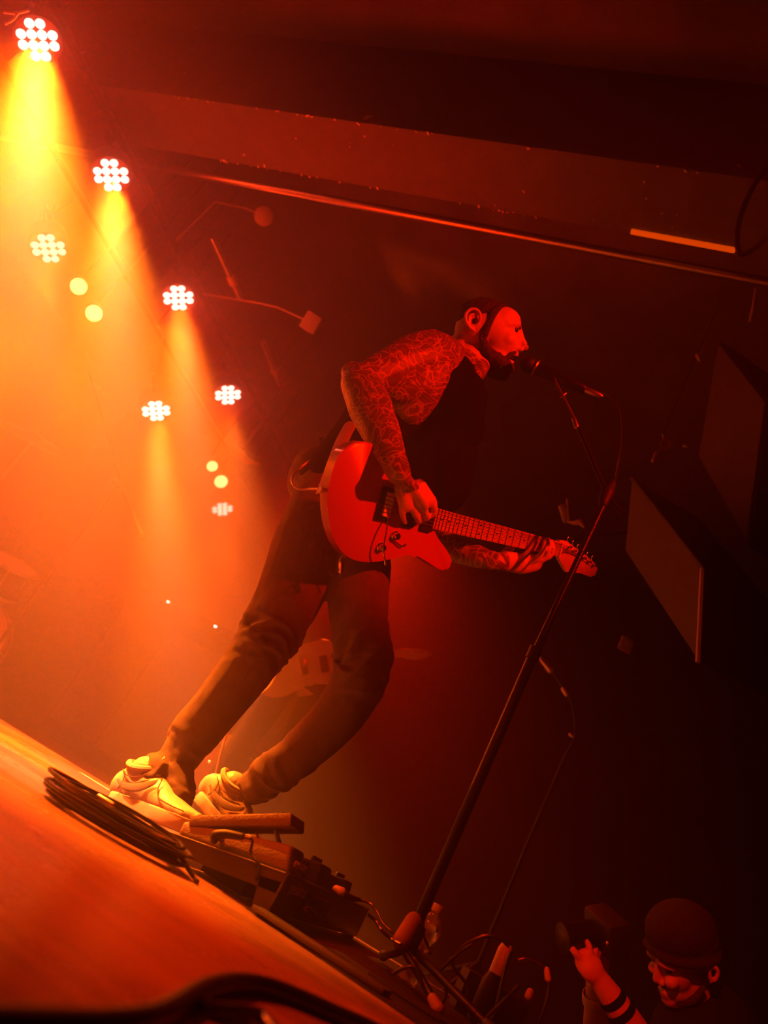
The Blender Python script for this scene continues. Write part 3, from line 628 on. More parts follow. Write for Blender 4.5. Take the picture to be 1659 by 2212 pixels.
hp = [(1207, 1166), (1222, 1168), (1245, 1186), (1262, 1198), (1283, 1216), (1289, 1228), (1283, 1243), (1272, 1246), (1252, 1236), (1230, 1234), (1222, 1236), (1212, 1218), (1205, 1206)]
hl_ = [gl(*q) for q in hp]; poly = [(q.x, q.y) for q in hl_]
ar = sum(poly[i][0]*poly[(i+1) % len(poly)][1]-poly[(i+1) % len(poly)][0]*poly[i][1] for i in range(len(poly)))
if ar < 0: poly = poly[::-1]
MB().prism(poly, -.010, .005, GM, bev=.002).build('headstock', 'fret', GR)
MB().loft([NK(1.0, -1, .010), NK(1.0, 1, .010)], .0028, seg=8, dome=False).build('nut', 'ivory', GR)
for k in range(6):
    q = gl(1226+k*10.4, 1180+k*8.0); c0 = GM @ V((q.x, q.y, .005))
    t = MB().lathe(c0, gn, [(.0055, 0), (.0055, .002), (.003, .003), (.003, .011), (.0036, .012)], 10).build('tuner_post', 'chrome', GR)
    e0 = GM @ V((q.x, q.y, -.004)) + gy*.014
    MB().limb([e0, e0+gy*.010], [.003, .006], flat=[1, .5], seg=8).build('tuner_key', 'chrome', GR)
# bridge, pickups, knobs, tremolo arm, jack, string set
BC = gl(829, 1088); bx_ = V((BC.x, BC.y, 0)); perp = npd
Rg = Matrix((gx*nd.x+gy*nd.y, gx*npd.x+gy*npd.y, gn)).transposed()
wpt = lambda q, z: GM @ V((q.x, q.y, z))
MB().box(wpt(bx_, .005), (.036, .088, .008), Rg, bev=.0015).build('bridge_plate', 'blackp', GR)
for k in range(6):
    q = bx_ + npd*((k-2.5)*.0108) + nd*.007
    MB().box(wpt(q, .013), (.022, .0088, .009), Rg, bev=.0012).build('bridge_saddle', 'ivory', GR)
    q2 = bx_ + npd*((k-2.5)*.0108) - nd*.010
    MB().lathe(wpt(q2, .008), gn, [(.003, 0), (.003, .006), (.001, .006)], 8).build('saddle_screw', 'blackp', GR)
for px_, nm in (((885, 1104), 'pickup'), ((925, 1113), 'pickup')):
    q = gl(*px_); q = V((q.x, q.y, 0))
    pk = MB().box(wpt(q, .005), (.036, .086, .010), Rg, bev=.003).build(nm, 'matte', GR)
    for k in range(6):
        for dx in (-.009, .009): MB().lathe(wpt(q + npd*((k-2.5)*.0100)+nd*dx, .010), gn, [(.0026, 0), (.0026, .0012), (.001, .0016)], 8).build('pole_screw', 'chrome', pk)
for px_ in ((853, 1157), (822, 1182)):
    c0 = G(*px_, 0.0); MB().lathe(c0, gn, [(.0125, 0), (.0125, .003), (.0095, .006), (.009, .016), (.007, .018), (.002, .018)], 20).build('knob', 'chrome', GR)
MB().limb([G(850, 1168, .004), G(868, 1180, .008), G(876, 1176, .010)], [.002, .0022, .0028], seg=8).build('selector_switch', 'chrome', GR)
MB().limb([G(838, 1118, .012), G(834, 1150, .030), G(828, 1185, .034), G(832, 1212, .032), G(833, 1219, .030)], [.0022, .0022, .0022, .0024, .0042], seg=8).build('tremolo_arm', 'chrome', GR)
for k in range(6):
    s = (k-2.5)/2.5; a0 = wpt(bx_ + npd*((k-2.5)*.0108) + nd*.012, .0175); b0 = NK(1.0, s*.72, .0125); qt = gl(1226+k*10.4, 1180+k*8.0)
    MB().tube([a0, b0, GM @ V((qt.x, qt.y, .013))], .0005+.0001*k, 5).build('guitar_string', 'steel', GR)
MB().lathe(G(701, 1060, -.022), -gx, [(.008, -.004), (.006, .004), (.009, .010), (.009, .013)], 14).build('strap_button', 'chrome', GR)
jk = MB().limb([G(742, 1203, -.022), G(738, 1215, -.022), G(736, 1238, -.022)], [.006, .0085, .006], seg=12).build('jack_plug', 'chrome', GR)
strap = MB()
sp = spline([G(701, 1062, -.02), P(712, 1030, 1.66), P(727, 985, 1.73), P(745, 940, 1.78), P(768, 905, 1.79), P(820, 860, 1.85), P(900, 780, 1.96), P(960, 760, 2.02), P(990, 830, 2.08), P(940, 960, 2.04)], 6)
for i, q in enumerate(sp): pass
strap.loft(sp, .024, .0022, ref=(CR*.8+CU*.3), seg=8, dome=False)
strap.build('guitar_strap', 'strap', GR, 'wide pale leather strap')
tag(MB().tube([G(699, 1056, -.02), P(672, 1056, 1.72), P(645, 1056, 1.74), P(631, 1043, 1.76), P(634, 1025, 1.80), P(655, 1005, 1.83), P(680, 988, 1.84), P(697, 975, 1.85)], .0032, 8, 6).build('guitar_lead', 'cream'), 'thin pale cable looping behind the singer\'s hip', 'cable')
tag(MB().tube([G(736, 1240, -.02), P(715, 1238, 1.74), P(700, 1215, 1.80), P(697, 1150, 1.85), P(705, 1100, 1.86)], .002, 6, 6).build('wireless_lead', 'cable'), 'thin dark cable hanging under the red guitar', 'cable')
# ---------------------------------------------------------------- mic stand and microphone
MS = root('microphone_stand', 'black tripod boom microphone stand leaning across in front of the singer', 'stand', P(895, 2020, 1.95))
b0 = P(890, 2020, 1.93); m0 = P(1153, 1412, 1.93); t0 = P(1306, 1085, 1.93)
MB().tube([b0, m0], .0135, 14).build('lower_tube', 'blackp', MS); MB().tube([m0, t0], .0085, 12).build('upper_tube', 'blackp', MS)
MB().tube([P(1148, 1424, 1.93), P(1158, 1400, 1.93)], .017, 14).build('height_clutch', 'matte', MS)
MB().limb([P(1303, 1088, 1.93), P(1312, 1064, 1.93), P(1322, 1046, 1.93)], [.014, .02, .012]).build('boom_clutch', 'matte', MS)
MB().tube([P(1345, 1110, 1.93), P(1310, 1062, 1.93), P(1248, 918, 1.91)], .0075, 10, 4).build('boom_arm', 'blackp', MS)
MB().tube([P(1248, 918, 1.91), P(1200, 826, 1.88)], .0045, 8).build('boom_extension', 'steel', MS)
MB().limb([P(1240, 905, 1.905), P(1246, 922, 1.91)], [.007, .008]).build('collar', 'steel', MS)
MB().limb([P(1193, 812, 1.88), P(1199, 824, 1.88)], [.010, .007]).build('clip', 'matte', MS)
MB().limb([P(1212, 858, 1.89), P(1222, 850, 1.89)], [.003, .004]).build('wing_screw', 'steel', MS)
hub = P(893, 2008, 1.93)
MB().limb([P(868, 2032, 1.90), P(893, 1990, 1.92)], [.020, .019], seg=18).build('hub', 'orange', MS, 'hub coloured as if lit orange, above the legs')  # orange light is mixed into the hub's base colour
MB().tube([P(882, 2040, 1.92), P(900, 1998, 1.93)], .023, 16).build('leg_carrier', 'matte', MS)
for k, (a, m, e, ft) in enumerate((((878, 2062, 1.90), (908, 2110, 1.87), (940, 2168, 1.84), True), ((895, 2055, 1.93), (960, 2120, 1.86), (1060, 2222, 1.80), False), ((880, 2050, 1.95), (850, 2060, 2.05), (830, 2064, 2.2), False))):
    MB().limb([P(*a), P(*m), P(*e)], [.0085, .0085, .0085], n=2, seg=12).build('leg', 'blackp', MS)
    e3 = P(*e); d3 = (e3-P(*m)).normalized(); MB().limb([e3-d3*.012, e3+d3*.012], [.0105, .013], seg=12).build('rubber_foot', 'orange' if ft else 'blackr', MS)
MC = root('microphone', 'black handheld microphone clipped at the singer\'s mouth', 'microphone', P(1195, 812, 1.88))
ma, mbp = P(1142, 787, 1.87), P(1258, 838, 1.90); md = (mbp-ma).normalized()
MB().ell(ma, (.026, .026, .026), seg=20).build('grille', 'matte', MC); MB().lathe(ma+md*.022, md, [(.024, 0), (.026, .004), (.024, .008)], 20).build('grille_ring', 'steel', MC)
MB().lathe(ma+md*.026, md, [(.021, 0), (.020, .02), (.0165, .10), (.0145, .155), (.012, .16)], 20).build('handle', 'blackp', MC)
MB().lathe(ma+md*.186, md, [(.009, 0), (.010, .01), (.010, .045), (.006, .055)], 16).build('plug', 'steel', MC)
tag(MB().tube([ma+md*.235, P(1300, 846, 1.90), P(1335, 880, 1.92), P(1340, 960, 1.96), P(1325, 1050, 1.97), P(1290, 1130, 1.965), P(1230, 1260, 1.96), P(1160, 1420, 1.96), P(1060, 1640, 1.965), P(960, 1860, 1.965), P(915, 1990, 1.97), P(930, 2060, 1.93)], .0032, 8, 6).build('microphone_cable', 'cable'), 'black cable running down the microphone stand', 'cable')
# ---------------------------------------------------------------- pedalboard and pedals
PB = root('pedalboard', 'black metal pedalboard with open slats and lettered rear rail', 'pedalboard', (-.7, 2.0, 0))
x0, x1, y0, y1 = -.875, -.562, 1.655, 2.42
def bt(x): return .033 + (x-x0)/(x1-x0)*.055            # height of its sloping top
for k in range(5):
    xa = x0 + k*(x1-x0-.05)/4; xb = xa+.05
    MB().hexa([(xa, y0+.021, bt(xa)-.012), (xb, y0+.021, bt(xb)-.012), (xb, y1-.021, bt(xb)-.012), (xa, y1-.021, bt(xa)-.012), (xa, y0+.021, bt(xa)), (xb, y0+.021, bt(xb)), (xb, y1-.021, bt(xb)), (xa, y1-.021, bt(xa))]).build('rail', 'alum', PB)
for yy in (y0, y1-.02):
    MB().hexa([(x0, yy, bt(x0)-.034), (x1, yy, bt(x1)-.040), (x1, yy+.02, bt(x1)-.040), (x0, yy+.02, bt(x0)-.034), (x0, yy, bt(x0)), (x1, yy, bt(x1)), (x1, yy+.02, bt(x1)), (x0, yy+.02, bt(x0))]).build('side_rail', 'alum', PB)
    MB().hexa([(x1-.03, yy, 0), (x1, yy, 0), (x1, yy+.02, 0), (x1-.03, yy+.02, 0), (x1-.045, yy, .06), (x1, yy, .07), (x1, yy+.02, .07), (x1-.045, yy+.02, .06)]).build('foot', 'alum', PB)
MB().box((x1+.003, (y0+y1)/2, .050), (.006, y1-y0, .074), bev=.001).build('rear_rail', 'alum', PB)
MB().tube([(x1+.004, y0, .089), (x1+.004, y1, .089)], .003, 6).build('edge_trim', 'alum', PB); MB().tube([(x0, y0-.001, bt(x0)), (x1, y0-.001, bt(x1))], .0016, 6).build('edge_trim', 'steel', PB)
text('lettering', 'pedaltrain', 'letter', PB, (x1+.0066, y0+.05, .058), (0, 1, 0), (0, 0, 1), .034)
MB().box((x0+.16, y0+.14, .018), (.11, .09, .030), bev=.003).build('power_supply', 'matte', PB)
# wah pedal along the near end, treadle up at the toe
WZ = root('wah_pedal', 'rocking foot pedal with its treadle raised, first on the pedalboard', 'pedal', (-.7, 1.72, .06))
sl = math.atan2(.055, x1-x0)
wa = V((x0+.055, 0, bt(x0+.055)+.001)); wu = V((math.cos(sl), 0, math.sin(sl))); wv = V((-math.sin(sl), 0, math.cos(sl))); yA, yB = 1.668, 1.77
def WP(s, y, h): return V((wa.x, y, wa.z)) + wu*s + wv*h
L = .262
pr = [WP(0, yA, 0), WP(L, yA, 0), WP(L, yB, 0), WP(0, yB, 0), WP(.0, yA+.004, .030), WP(L-.012, yA+.004, .052), WP(L-.012, yB-.004, .052), WP(.0, yB-.004, .030)]
w = MB(); w.hexa(pr); bmesh.ops.bevel(w.bm, geom=w.bm.edges[:], offset=.008, segments=3, affect='EDGES', profile=.5)
w.build('pedal_body', 'wahm', WZ)
ta = WP(.005, 0, .036); tdir = (V((math.cos(math.radians(33)), 0, math.sin(math.radians(33)))))
tpA, tpB = P(412, 1762, 1.675), P(632, 1757, 1.675)
tu = (tpB-tpA); tu.y = 0; TL = tu.length; tu.normalize(); tv = V((-tu.z, 0, tu.x))
def TP(s, y, h): q = tpA + tu*s + tv*h; return V((q.x, y, q.z))
w = MB(); w.hexa([TP(0, yA, -.022), TP(TL, yA, -.026), TP(TL, yB, -.026), TP(0, yB, -.022), TP(0, yA, 0), TP(TL, yA, 0), TP(TL, yB, 0), TP(0, yB, 0)])
bmesh.ops.bevel(w.bm, geom=w.bm.edges[:], offset=.004, segments=2, affect='EDGES', profile=.5); w.build('treadle', 'wahm', WZ)
w = MB()
for k in range(12): w.box(TP(.02+k*(TL-.04)/11, (yA+yB)/2, .001), (.009, .085, .003), Matrix((tu, V((0, 1, 0)), tv)).transposed(), bev=.0008)
o = w.build('treadle_rubber', 'blackr', WZ)
MB().tube([WP(.05, yA+.01, .034), TP(.05, yA+.01, -.018)], .006, 8).build('hinge_post', 'steel', WZ)
MB().tube([WP(L-.05, (yA+yB)/2, .04), TP(TL-.05, (yA+yB)/2, -.02)], .005, 8).build('rack_bar', 'steel', WZ)
text('lettering', 'cry baby', 'letter', WZ, WP(L+.001, yA+.012, .016)+V((.0006, 0, 0)), (0, 1, 0), wv, .026, shear=.2)
pj = P(505, 1808, 1.655)
pg = root('angled_plug', 'right-angle plug pushed into the side of the rocking pedal', 'plug', pj)
MB().limb([WP(.098, 1.668, .020), WP(.098, 1.650, .020)], [.006, .006], seg=10).build('tip', 'steel', pg)
k0 = WP(.095, 1.645, .022); MB().limb([k0+wv*(-.008), k0, k0+wu*.02+wv*.009, k0+wu*.055+wv*.014], [.009, .011, .009, .007], seg=12).build('plug_boot', 'blackr', pg)
tag(MB().tube([k0+wu*.055+wv*.014, k0+wu*.078+wv*.014, k0+wu*.086+wv*-.01, P(560, 1870, 1.64), P(553, 1905, 1.66), P(560, 1945, 1.70)], .0032, 8, 6).build('patch_cable', 'cable'), 'short cable arching down from the rocking pedal over the board', 'cable')
def stomp(cx, cy, sx, sy, h, label, m='matte', knobs=3):
    z = bt(cx); r = root('effect_pedal', label, 'pedal', (cx, cy, z), 'effect pedals on the pedalboard'); R = Matrix.Rotation(-sl, 3, 'Y')
    MB().box(V((cx, cy, z+.001))+R@V((0, 0, h/2)), (sx, sy, h), R, bev=.004).build('case', m, r)
    for k in range(knobs):
        c0 = V((cx, cy, z))+R@V((sx*.25, (k-(knobs-1)/2)*sy/(knobs+.3), h)); MB().lathe(c0, R@V((0, 0, 1)), [(.008, 0), (.0075, .010), (.006, .012)], 14).build('knob', 'blackr', r)
    c0 = V((cx, cy, z))+R@V((-sx*.28, 0, h)); MB().lathe(c0, R@V((0, 0, 1)), [(.008, 0), (.008, .003), (.005, .004), (.005, .012)], 12).build('footswitch', 'chrome', r)
    MB().ell(V((cx, cy, z))+R@V((0, 0, h+.001)), (.0025, .0025, .0015), seg=8).build('indicator', 'letter', r)
    return r
stomp(-.655, 1.86, .12, .075, .042, 'dark effect pedal right behind the rocking pedal')
stomp(-.64, 1.98, .12, .085, .050, 'dark effect pedal with a bright plug in its side')
stomp(-.65, 2.11, .12, .10, .040, 'wide dark effect pedal in the middle of the board', knobs=4)
stomp(-.65, 2.26, .12, .075, .045, 'dark effect pedal at the far end of the board')
stomp(-.78, 1.93, .09, .12, .035, 'low dark effect pedal on the player\'s side of the board')
pl = root('bright_plug', 'bright metal jack plug on top of the dark pedals', 'plug', P(735, 1925, 1.93))
MB().limb([P(726, 1920, 1.92), P(737, 1927, 1.92)], [.008, .011], seg=12).build('plug_shell', 'ivory', pl)
MB().limb([P(738, 1928, 1.92), P(760, 1940, 1.93), P(778, 1944, 1.95)], [.0075, .007, .004], seg=10).build('strain_relief', 'blackr', pl)
tag(MB().tube([P(778, 1944, 1.95), P(800, 1952, 1.95), P(815, 1970, 1.94), P(828, 1995, 1.93), P(850, 2015, 1.92), P(870, 2030, 1.90)], .003, 8, 6).build('patch_cable', 'cable'), 'glinting cable curving from the bright plug to the stand', 'cable')
tag(MB().tube([P(795, 1975, 1.85), P(812, 1990, 1.85), P(825, 2010, 1.84), P(848, 2030, 1.84), P(866, 2040, 1.82)], .0035, 8, 6).build('signal_cable', 'cable'), 'second cable bundled along the far end of the pedalboard', 'cable')
PS = root('tuner_display', 'small pedal with glinting switches mounted low on the rear rail', 'pedal', P(685, 1975, 1.72))
MB().box((-.548, 1.90, .045), (.020, .16, .055), bev=.004).build('case', 'matte', PS)
for px_, rr in (((660, 1968), .006), ((681, 1973), .0035), ((704, 1986), .003), ((709, 1986), .003)):
    MB().ell(P(*px_, P(*px_, 1).y) if False else onplane(px_[0], px_[1], V((-.537, 0, 0)), V((1, 0, 0)), 0), (.003, rr, rr), seg=10).build('switch', 'chrome', PS)
MB().tube([onplane(*q, V((-.536, 0, 0)), V((1, 0, 0))) for q in ((655, 1966), (662, 1958), (672, 1962), (682, 1970))], .0016, 6, 4).build('wire', 'steel', PS)
# rubber mat
tag(MB().hexa([(-.59, 1.62, 0), (-.1, 1.50, 0), (-.1, 2.5, 0), (-.59, 2.5, 0), (-.59, 1.62, .004), (-.1, 1.50, .006), (-.1, 2.5, .006), (-.59, 2.5, .004)]).build('floor_mat', 'blackr'), 'thin black mat under the pedalboard and microphone stand', 'mat')
tag(MB().box((-.42, 1.60, .011), (.30, .05, .010), Matrix.Rotation(-.14, 3, 'Z'), bev=.004).build('flat_bar', 'alum'), 'flat dark bar lying on the mat in front of the pedalboard', 'bar')
# ---------------------------------------------------------------- cables on the floor
CO = root('cable_coil', 'black cable coiled in flat loops on the stage beside the shoe', 'cable', (-.98, 1.62, 0))
random.seed(11); cpts = []
ca, cb = Zp(84, 1698, .02), Zp(390, 1880, .01)
A0 = Zp(100, 1708, .008); B0 = Zp(388, 1872, .008)
def coilpt(t, rr, zz, ex): 
    c0 = A0.lerp(B0, .5); u_ = (B0-A0); L0 = u_.length/2; u_.normalize(); w_ = V((-u_.y, u_.x, 0))
    return c0 + u_*math.cos(t)*(L0+rr) + w_*math.sin(t)*(.078+rr*.6+ex*.7) + V((0, 0, zz))
for i in range(13):
    rr = random.uniform(-.035, .018); ex = random.uniform(-.02, .015); z0 = .0018*i; ph = random.uniform(0, 6.28); tilt = random.uniform(-.012, .012)
    pts = [coilpt(t, rr+.008*math.sin(t*2+ph), z0+abs(tilt)+tilt*math.cos(t+ph), ex) for t in np.linspace(0, 2*math.pi, 15)]
    MB().tube(pts, .0040, 8, 4).build('cable_loop', 'cable', CO)
MB().tube([coilpt(-.3, -.01, .02, 0), coilpt(-.1, 0, .012, 0), B0+V((.03, .0, .0)), B0+V((.06, -.03, -.002))], .004, 8, 5).build('cable_end', 'cable', CO)
MB().limb([coilpt(2.2, -.05, .035, -.06), coilpt(1.9, -.07, .036, -.07)], [.0055, .0048]).build('plug', 'steel', CO)
for q, s_ in (((222, 1694), 0), ((252, 1712), 0)): pass
ta_, tb_ = Zp(205, 1692, .001), Zp(258, 1716, .001)
tag(MB().box(V((-1.50, 2.42, .0012)), (.20, .035, .0016), Matrix.Rotation(.02, 3, 'Z')).build('floor_tape', 'tape'), 'bright strip of tape on the stage behind the shoe', 'tape')
# out of focus cable in the foreground
fg = [(-60, 2212), (60, 2214), (200, 2214), (300, 2204), (360, 2184), (410, 2152), (460, 2130), (520, 2122), (580, 2131), (650, 2157), (730, 2192), (800, 2222), (900, 2275)]
tag(MB().tube([Zp(x, y, .0095) for x, y in fg], .0095, 10, 6).build('foreground_cable', 'cable'), 'thick blurred black cable snaking across the near floor', 'cable')
tag(MB().tube([Zp(x, y, .007) for x, y in ((430, 2166), (460, 2180), (520, 2184), (560, 2192), (580, 2212), (600, 2240))], .006, 10, 6).build('foreground_cable', 'cable'), 'short blurred black cable end below the thick one', 'cable')
# tangle at the right end of the stage
tl_ = [([(795, 2105), (830, 2125), (880, 2160), (950, 2212), (1000, 2250)], 1.70, 'lit cable along the edge of the bunch at the bottom'),
       ([(792, 2112), (800, 2140), (840, 2172), (900, 2215), (930, 2250)], 1.66, 'outermost cable of the bunch at the bottom edge'),
       ([(828, 2118), (860, 2142), (920, 2180), (985, 2230)], 1.74, 'inner cable of the bunch at the bottom edge'),
       ([(935, 2105), (960, 2085), (1000, 2045), (1040, 2024), (1075, 2025), (1100, 2045)], 1.95, 'glinting cable arching over towards the standing bottle'),
       ([(938, 2110), (965, 2082), (1000, 2052), (1020, 2040)], 1.93, 'short cable arching beside the longer arch'),
       ([(978, 2060), (980, 2090), (1000, 2115), (1012, 2135), (1008, 2155)], 1.95, 'thin cable dangling right of the crumpled bottle'),
       ([(1105, 2055), (1092, 2090), (1078, 2150), (1068, 2190), (1050, 2225)], 1.9, 'cable dropping from the standing bottle to the bottom edge'),
       ([(1120, 2130), (1080, 2170), (1040, 2210), (1020, 2240)], 1.88, 'cable crossing the dropping one near the bottom'),
       ([(1120, 2075), (1140, 2072), (1160, 2080), (1175, 2090), (1186, 2110), (1184, 2150), (1172, 2190), (1160, 2222)], 2.05, 'rightmost thin cable looping past the stage edge'),
       ([(848, 2104), (870, 2092), (890, 2088), (905, 2100), (912, 2130)], 1.84, 'small cable loop under the stand hub'),
       ([(945, 2110), (962, 2125), (963, 2150), (955, 2168)], 1.86, 'thin cable curling by the stand foot')]
for pts, Y, lb in tl_:
    q3 = [P(x, y, Y) for x, y in pts]
    for q in q3: q.z = max(q.z, .012) if q.x < XE else q.z
    tag(MB().tube(q3, .0036, 8, 6).build('loose_cable', 'cable'), lb, 'cable', 'cables tangled at the stage corner')
r = root('cable_connector', 'lit end connector on the rightmost looping cable', 'connector', P(1183, 2108, 2.05))
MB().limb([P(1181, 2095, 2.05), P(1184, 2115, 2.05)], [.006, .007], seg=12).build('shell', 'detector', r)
r = root('stage_box', 'small dark box with a lit socket behind the loose cables', 'box', P(1100, 2130, 2.2))
MB().box((-.16, 2.25, .05), (.16, .10, .09), Matrix.Rotation(.3, 3, 'Z'), bev=.006).build('case', 'matte', r); MB().limb([P(1145, 2143, 2.1), P(1141, 2152, 2.1)], [.008, .008]).build('socket', 'detector', r)
# bottles
def bottle(base, top, label, crumpled, full):
    ax_ = (top-base); H_ = ax_.length; r = root('water_bottle', label, 'bottle', base, 'plastic bottles at the stage corner'); k = H_/.205
    prof = [(.024, 0), (.031, .006), (.032, .02)]
    z = .02
    while z < .125: prof += [(.0315, z), (.0285, z+.004), (.0315, z+.009)]; z += .0135
    prof += [(.032, .13), (.031, .145), (.024, .165), (.0125, .180), (.0125, .188)]
    b = MB().lathe(base, ax_, [(a*k, h_*k) for a, h_ in prof], 24); me = b.mesh('bottle')
    if crumpled:
        an = ax_.normalized(); ns = frame(an)[0]
        for v in me.vertices:
            hh = (v.co-base).dot(an)/H_; q = v.co-base-an*(v.co-base).dot(an)
            pinch = .62*math.exp(-((hh-.30)/.22)**2)
            v.co -= ns*q.dot(ns)*pinch; v.co += an*(.004*noise.noise(v.co*40)) + ns*.006*noise.noise(v.co*25)
    finish('bottle_shell', me, 'water', r)
    MB().lathe(base+ax_.normalized()*.183*k, ax_, [(.0155*k, 0), (.0155*k, .018*k), (.014*k, .020*k)], 20).build('cap', 'cap_w', r)
bb = P(872, 2135, 2.03); bb.z = .008; bt_ = P(950, 1953, 2.03)
bottle(bb, bt_, 'crumpled clear water bottle standing behind the microphone stand legs', True, False)
B2 = MB(); b2 = P(1068, 2112, 2.1); b2.z = .008; t2_ = P(1096, 2040, 2.1)
r = root('drink_bottle', 'small dark bottle with a pale cap behind the arching cables', 'bottle', b2); d2 = (t2_-b2); h2_ = d2.length
MB().lathe(b2, d2, [(.02, 0), (.024, .006), (.024, h2_*.5), (.017, h2_*.62)], 20).build('bottle_shell', 'matte', r)
MB().lathe(b2+d2*.58, d2, [(.0165, 0), (.0165, h2_*.34), (.012, h2_*.42), (.004, h2_*.43)], 20).build('cap', 'cap_w', r)
# ---------------------------------------------------------------- backline, drums, second guitarist
def amp(px, Y, sx, sy, sz, label):
    c0 = P(px[0], px[1], Y); r = root('guitar_amplifier', label, 'amplifier', (c0.x, c0.y, -.08)); top = c0.z+.03
    MB().box((c0.x, c0.y+sy/2+.02, (top-.08)/2), (sx, sy, top+.08), bev=.012).build('cabinet', 'blackp', r)
    MB().box((c0.x, c0.y+.016, (top-.16)/2), (sx*.92, .01, (top+.08)*.75), bev=.004).build('grille_cloth', 'grill', r)
    MB().box((c0.x, c0.y+.012, top-.045), (sx*.92, .012, .06), bev=.003).build('control_panel', 'alum', r)
    for k in range(6): MB().lathe((c0.x-sx*.35+k*.07, c0.y+.006, top-.045), (0, -1, 0), [(.012, 0), (.010, .014), (.006, .015)], 12).build('knob', 'matte', r)
    MB().ell((c0.x, c0.y, c0.z), (.013, .006, .007), seg=10).build('pilot_light', 'pin', r)
amp((363, 1300), 5.2, .7, .3, 1.1, 'tall amplifier with a white pilot light, left one in the orange haze')
amp((465, 1353), 4.9, .66, .3, 1.0, 'amplifier with a round white pilot light behind the singer\'s knee')
tag(MB().ell(P(452, 1645, 3.2), (.006, .004, .006), seg=10).build('amber_light', 'amber'), 'tiny amber light low between the singer\'s legs', 'light')
ST = root('boom_stand', 'thin boom stand silhouetted in the orange haze', 'stand', (-3.65, 3.9, -.08))
MB().tube([P(192, 805, 4.0), P(222, 905, 4.0), P(262, 1045, 4.0)], .006, 6).build('boom_arm', 'blackp', ST)
MB().tube([P(262, 1045, 4.0), P(305, 1157, 4.0)], .017, 10).build('microphone_body', 'blackp', ST, 'thick dark end of the boom')
MB().limb([P(243, 1038, 4.0), P(258, 1048, 4.0)], [.02, .026]).build('clutch', 'blackp', ST)
q = P(250, 1045, 4.0); MB().tube([q, P(225, 1085, 4.0), V((P(225, 1085, 4.0).x, 4.0, -.08))], .012, 8).build('pole', 'blackp', ST)
ft = V((P(225, 1085, 4.0).x, 4.0, -.08))
for a in (0, 2.1, 4.2): MB().tube([ft+V((0, 0, .12)), ft+V((.28*math.cos(a), .28*math.sin(a), .008))], .009, 6).build('leg', 'blackp', ST)
MB().limb([P(200, 828, 4.0), P(214, 838, 4.0)], [.005, .012]).build('clip', 'steel', ST)
DK = root('cymbal_stand', 'cymbal on a stand at the far left, faint in the haze', 'cymbal', (-4.0, 3.6, -.08))
cA, cB = P(0, 895, 3.6), P(148, 1000, 3.6); cm = (cA+cB)/2; ca_ = (cB-cA).normalized(); cn = (V((0, -.35, 1))-ca_*V((0, -.35, 1)).dot(ca_)).normalized()
MB().lathe(cm, cn, [(.23, 0), (.20, .006), (.07, .018), (.04, .034), (.006, .036), (.006, .032), (.038, .03), (.069, .014), (.20, .003), (.23, -.001)], 40).build('cymbal_plate', 'brass', DK)
MB().tube([cm+cn*.05, cm-cn*.03, V((cm.x, cm.y, .6)), V((cm.x, cm.y, -.08))], .011, 8).build('pole', 'steel', DK)
for a in (.5, 2.6, 4.7): MB().tube([V((cm.x, cm.y, .2)), V((cm.x+.3*math.cos(a), cm.y+.3*math.sin(a), -.07))], .009, 6).build('leg', 'steel', DK)
dr = V((-4.55, 4.3, .62))
def drum(c0, ax_, rad, dep, label):
    r = root('drum', label, 'drum', c0); ax_ = V(ax_).normalized()
    MB().lathe(c0, ax_, [(rad, -dep/2), (rad, dep/2)], 32).build('shell', 'blackp', r)
    for s in (-1, 1): MB().lathe(c0, ax_, [(rad+.008, s*dep/2-.01), (rad+.012, s*dep/2-.01), (rad+.012, s*dep/2+.012), (rad+.006, s*dep/2+.012), (rad+.006, s*dep/2-.01)], 32, True).build('hoop', 'steel', r)
    MB().lathe(c0, ax_, [(rad-.002, dep/2), (rad-.002, dep/2+.004)], 32).build('drumhead', 'whiteplastic', r)
    a, b = frame(ax_)
    for k in range(8):
        q = a*math.cos(k*.785)+b*math.sin(k*.785); MB().tube([c0+q*(rad+.012)-ax_*dep*.45, c0+q*(rad+.012)+ax_*dep*.45], .004, 6).build('lug_rod', 'steel', r)
drum(V((-4.5, 4.6, .24)), (.6, -.8, 0), .28, .42, 'bass drum standing low at the far left')
drum(V((-4.15, 4.2, .66)), (.2, -.3, 1), .16, .2, 'small drum mounted under the cymbal at the far left')
# second guitarist, mostly hidden behind the singer's legs
S2 = root('person', 'second guitarist in black standing far behind the singer\'s legs', 'person', (-1.86, 4.22, -.08))
def q3(dx, dy, z): return V((-1.86+dx, 4.22+dy, z*1.12-.0))
mb = MB()
mb.ell(q3(.03, 0, 1.46), (.085, .095, .115)); mb.limb([q3(0, 0, 1.25), q3(.02, 0, 1.36)], [.055, .052])
mb.limb([q3(0, 0, .84), q3(0, 0, 1.0), q3(0, 0, 1.2)], [.13, .12, .14], flat=[1.2, 1.2, 1.35], ref=V((1, -1, 0)))
mb.limb([q3(-.13, -.14, 1.22), q3(-.22, -.2, .98), q3(-.15, -.26, .86)], [.05, .042, .03]); mb.limb([q3(.13, .12, 1.22), q3(.25, .08, 1.0), q3(.32, -.1, 1.02)], [.05, .04, .028])
for s in (-1, 1): mb.limb([q3(s*.07, s*.07, .84), q3(s*.1, s*.08-.02, .42), q3(s*.12, s*.10, .0)], [.085, .062, .045])
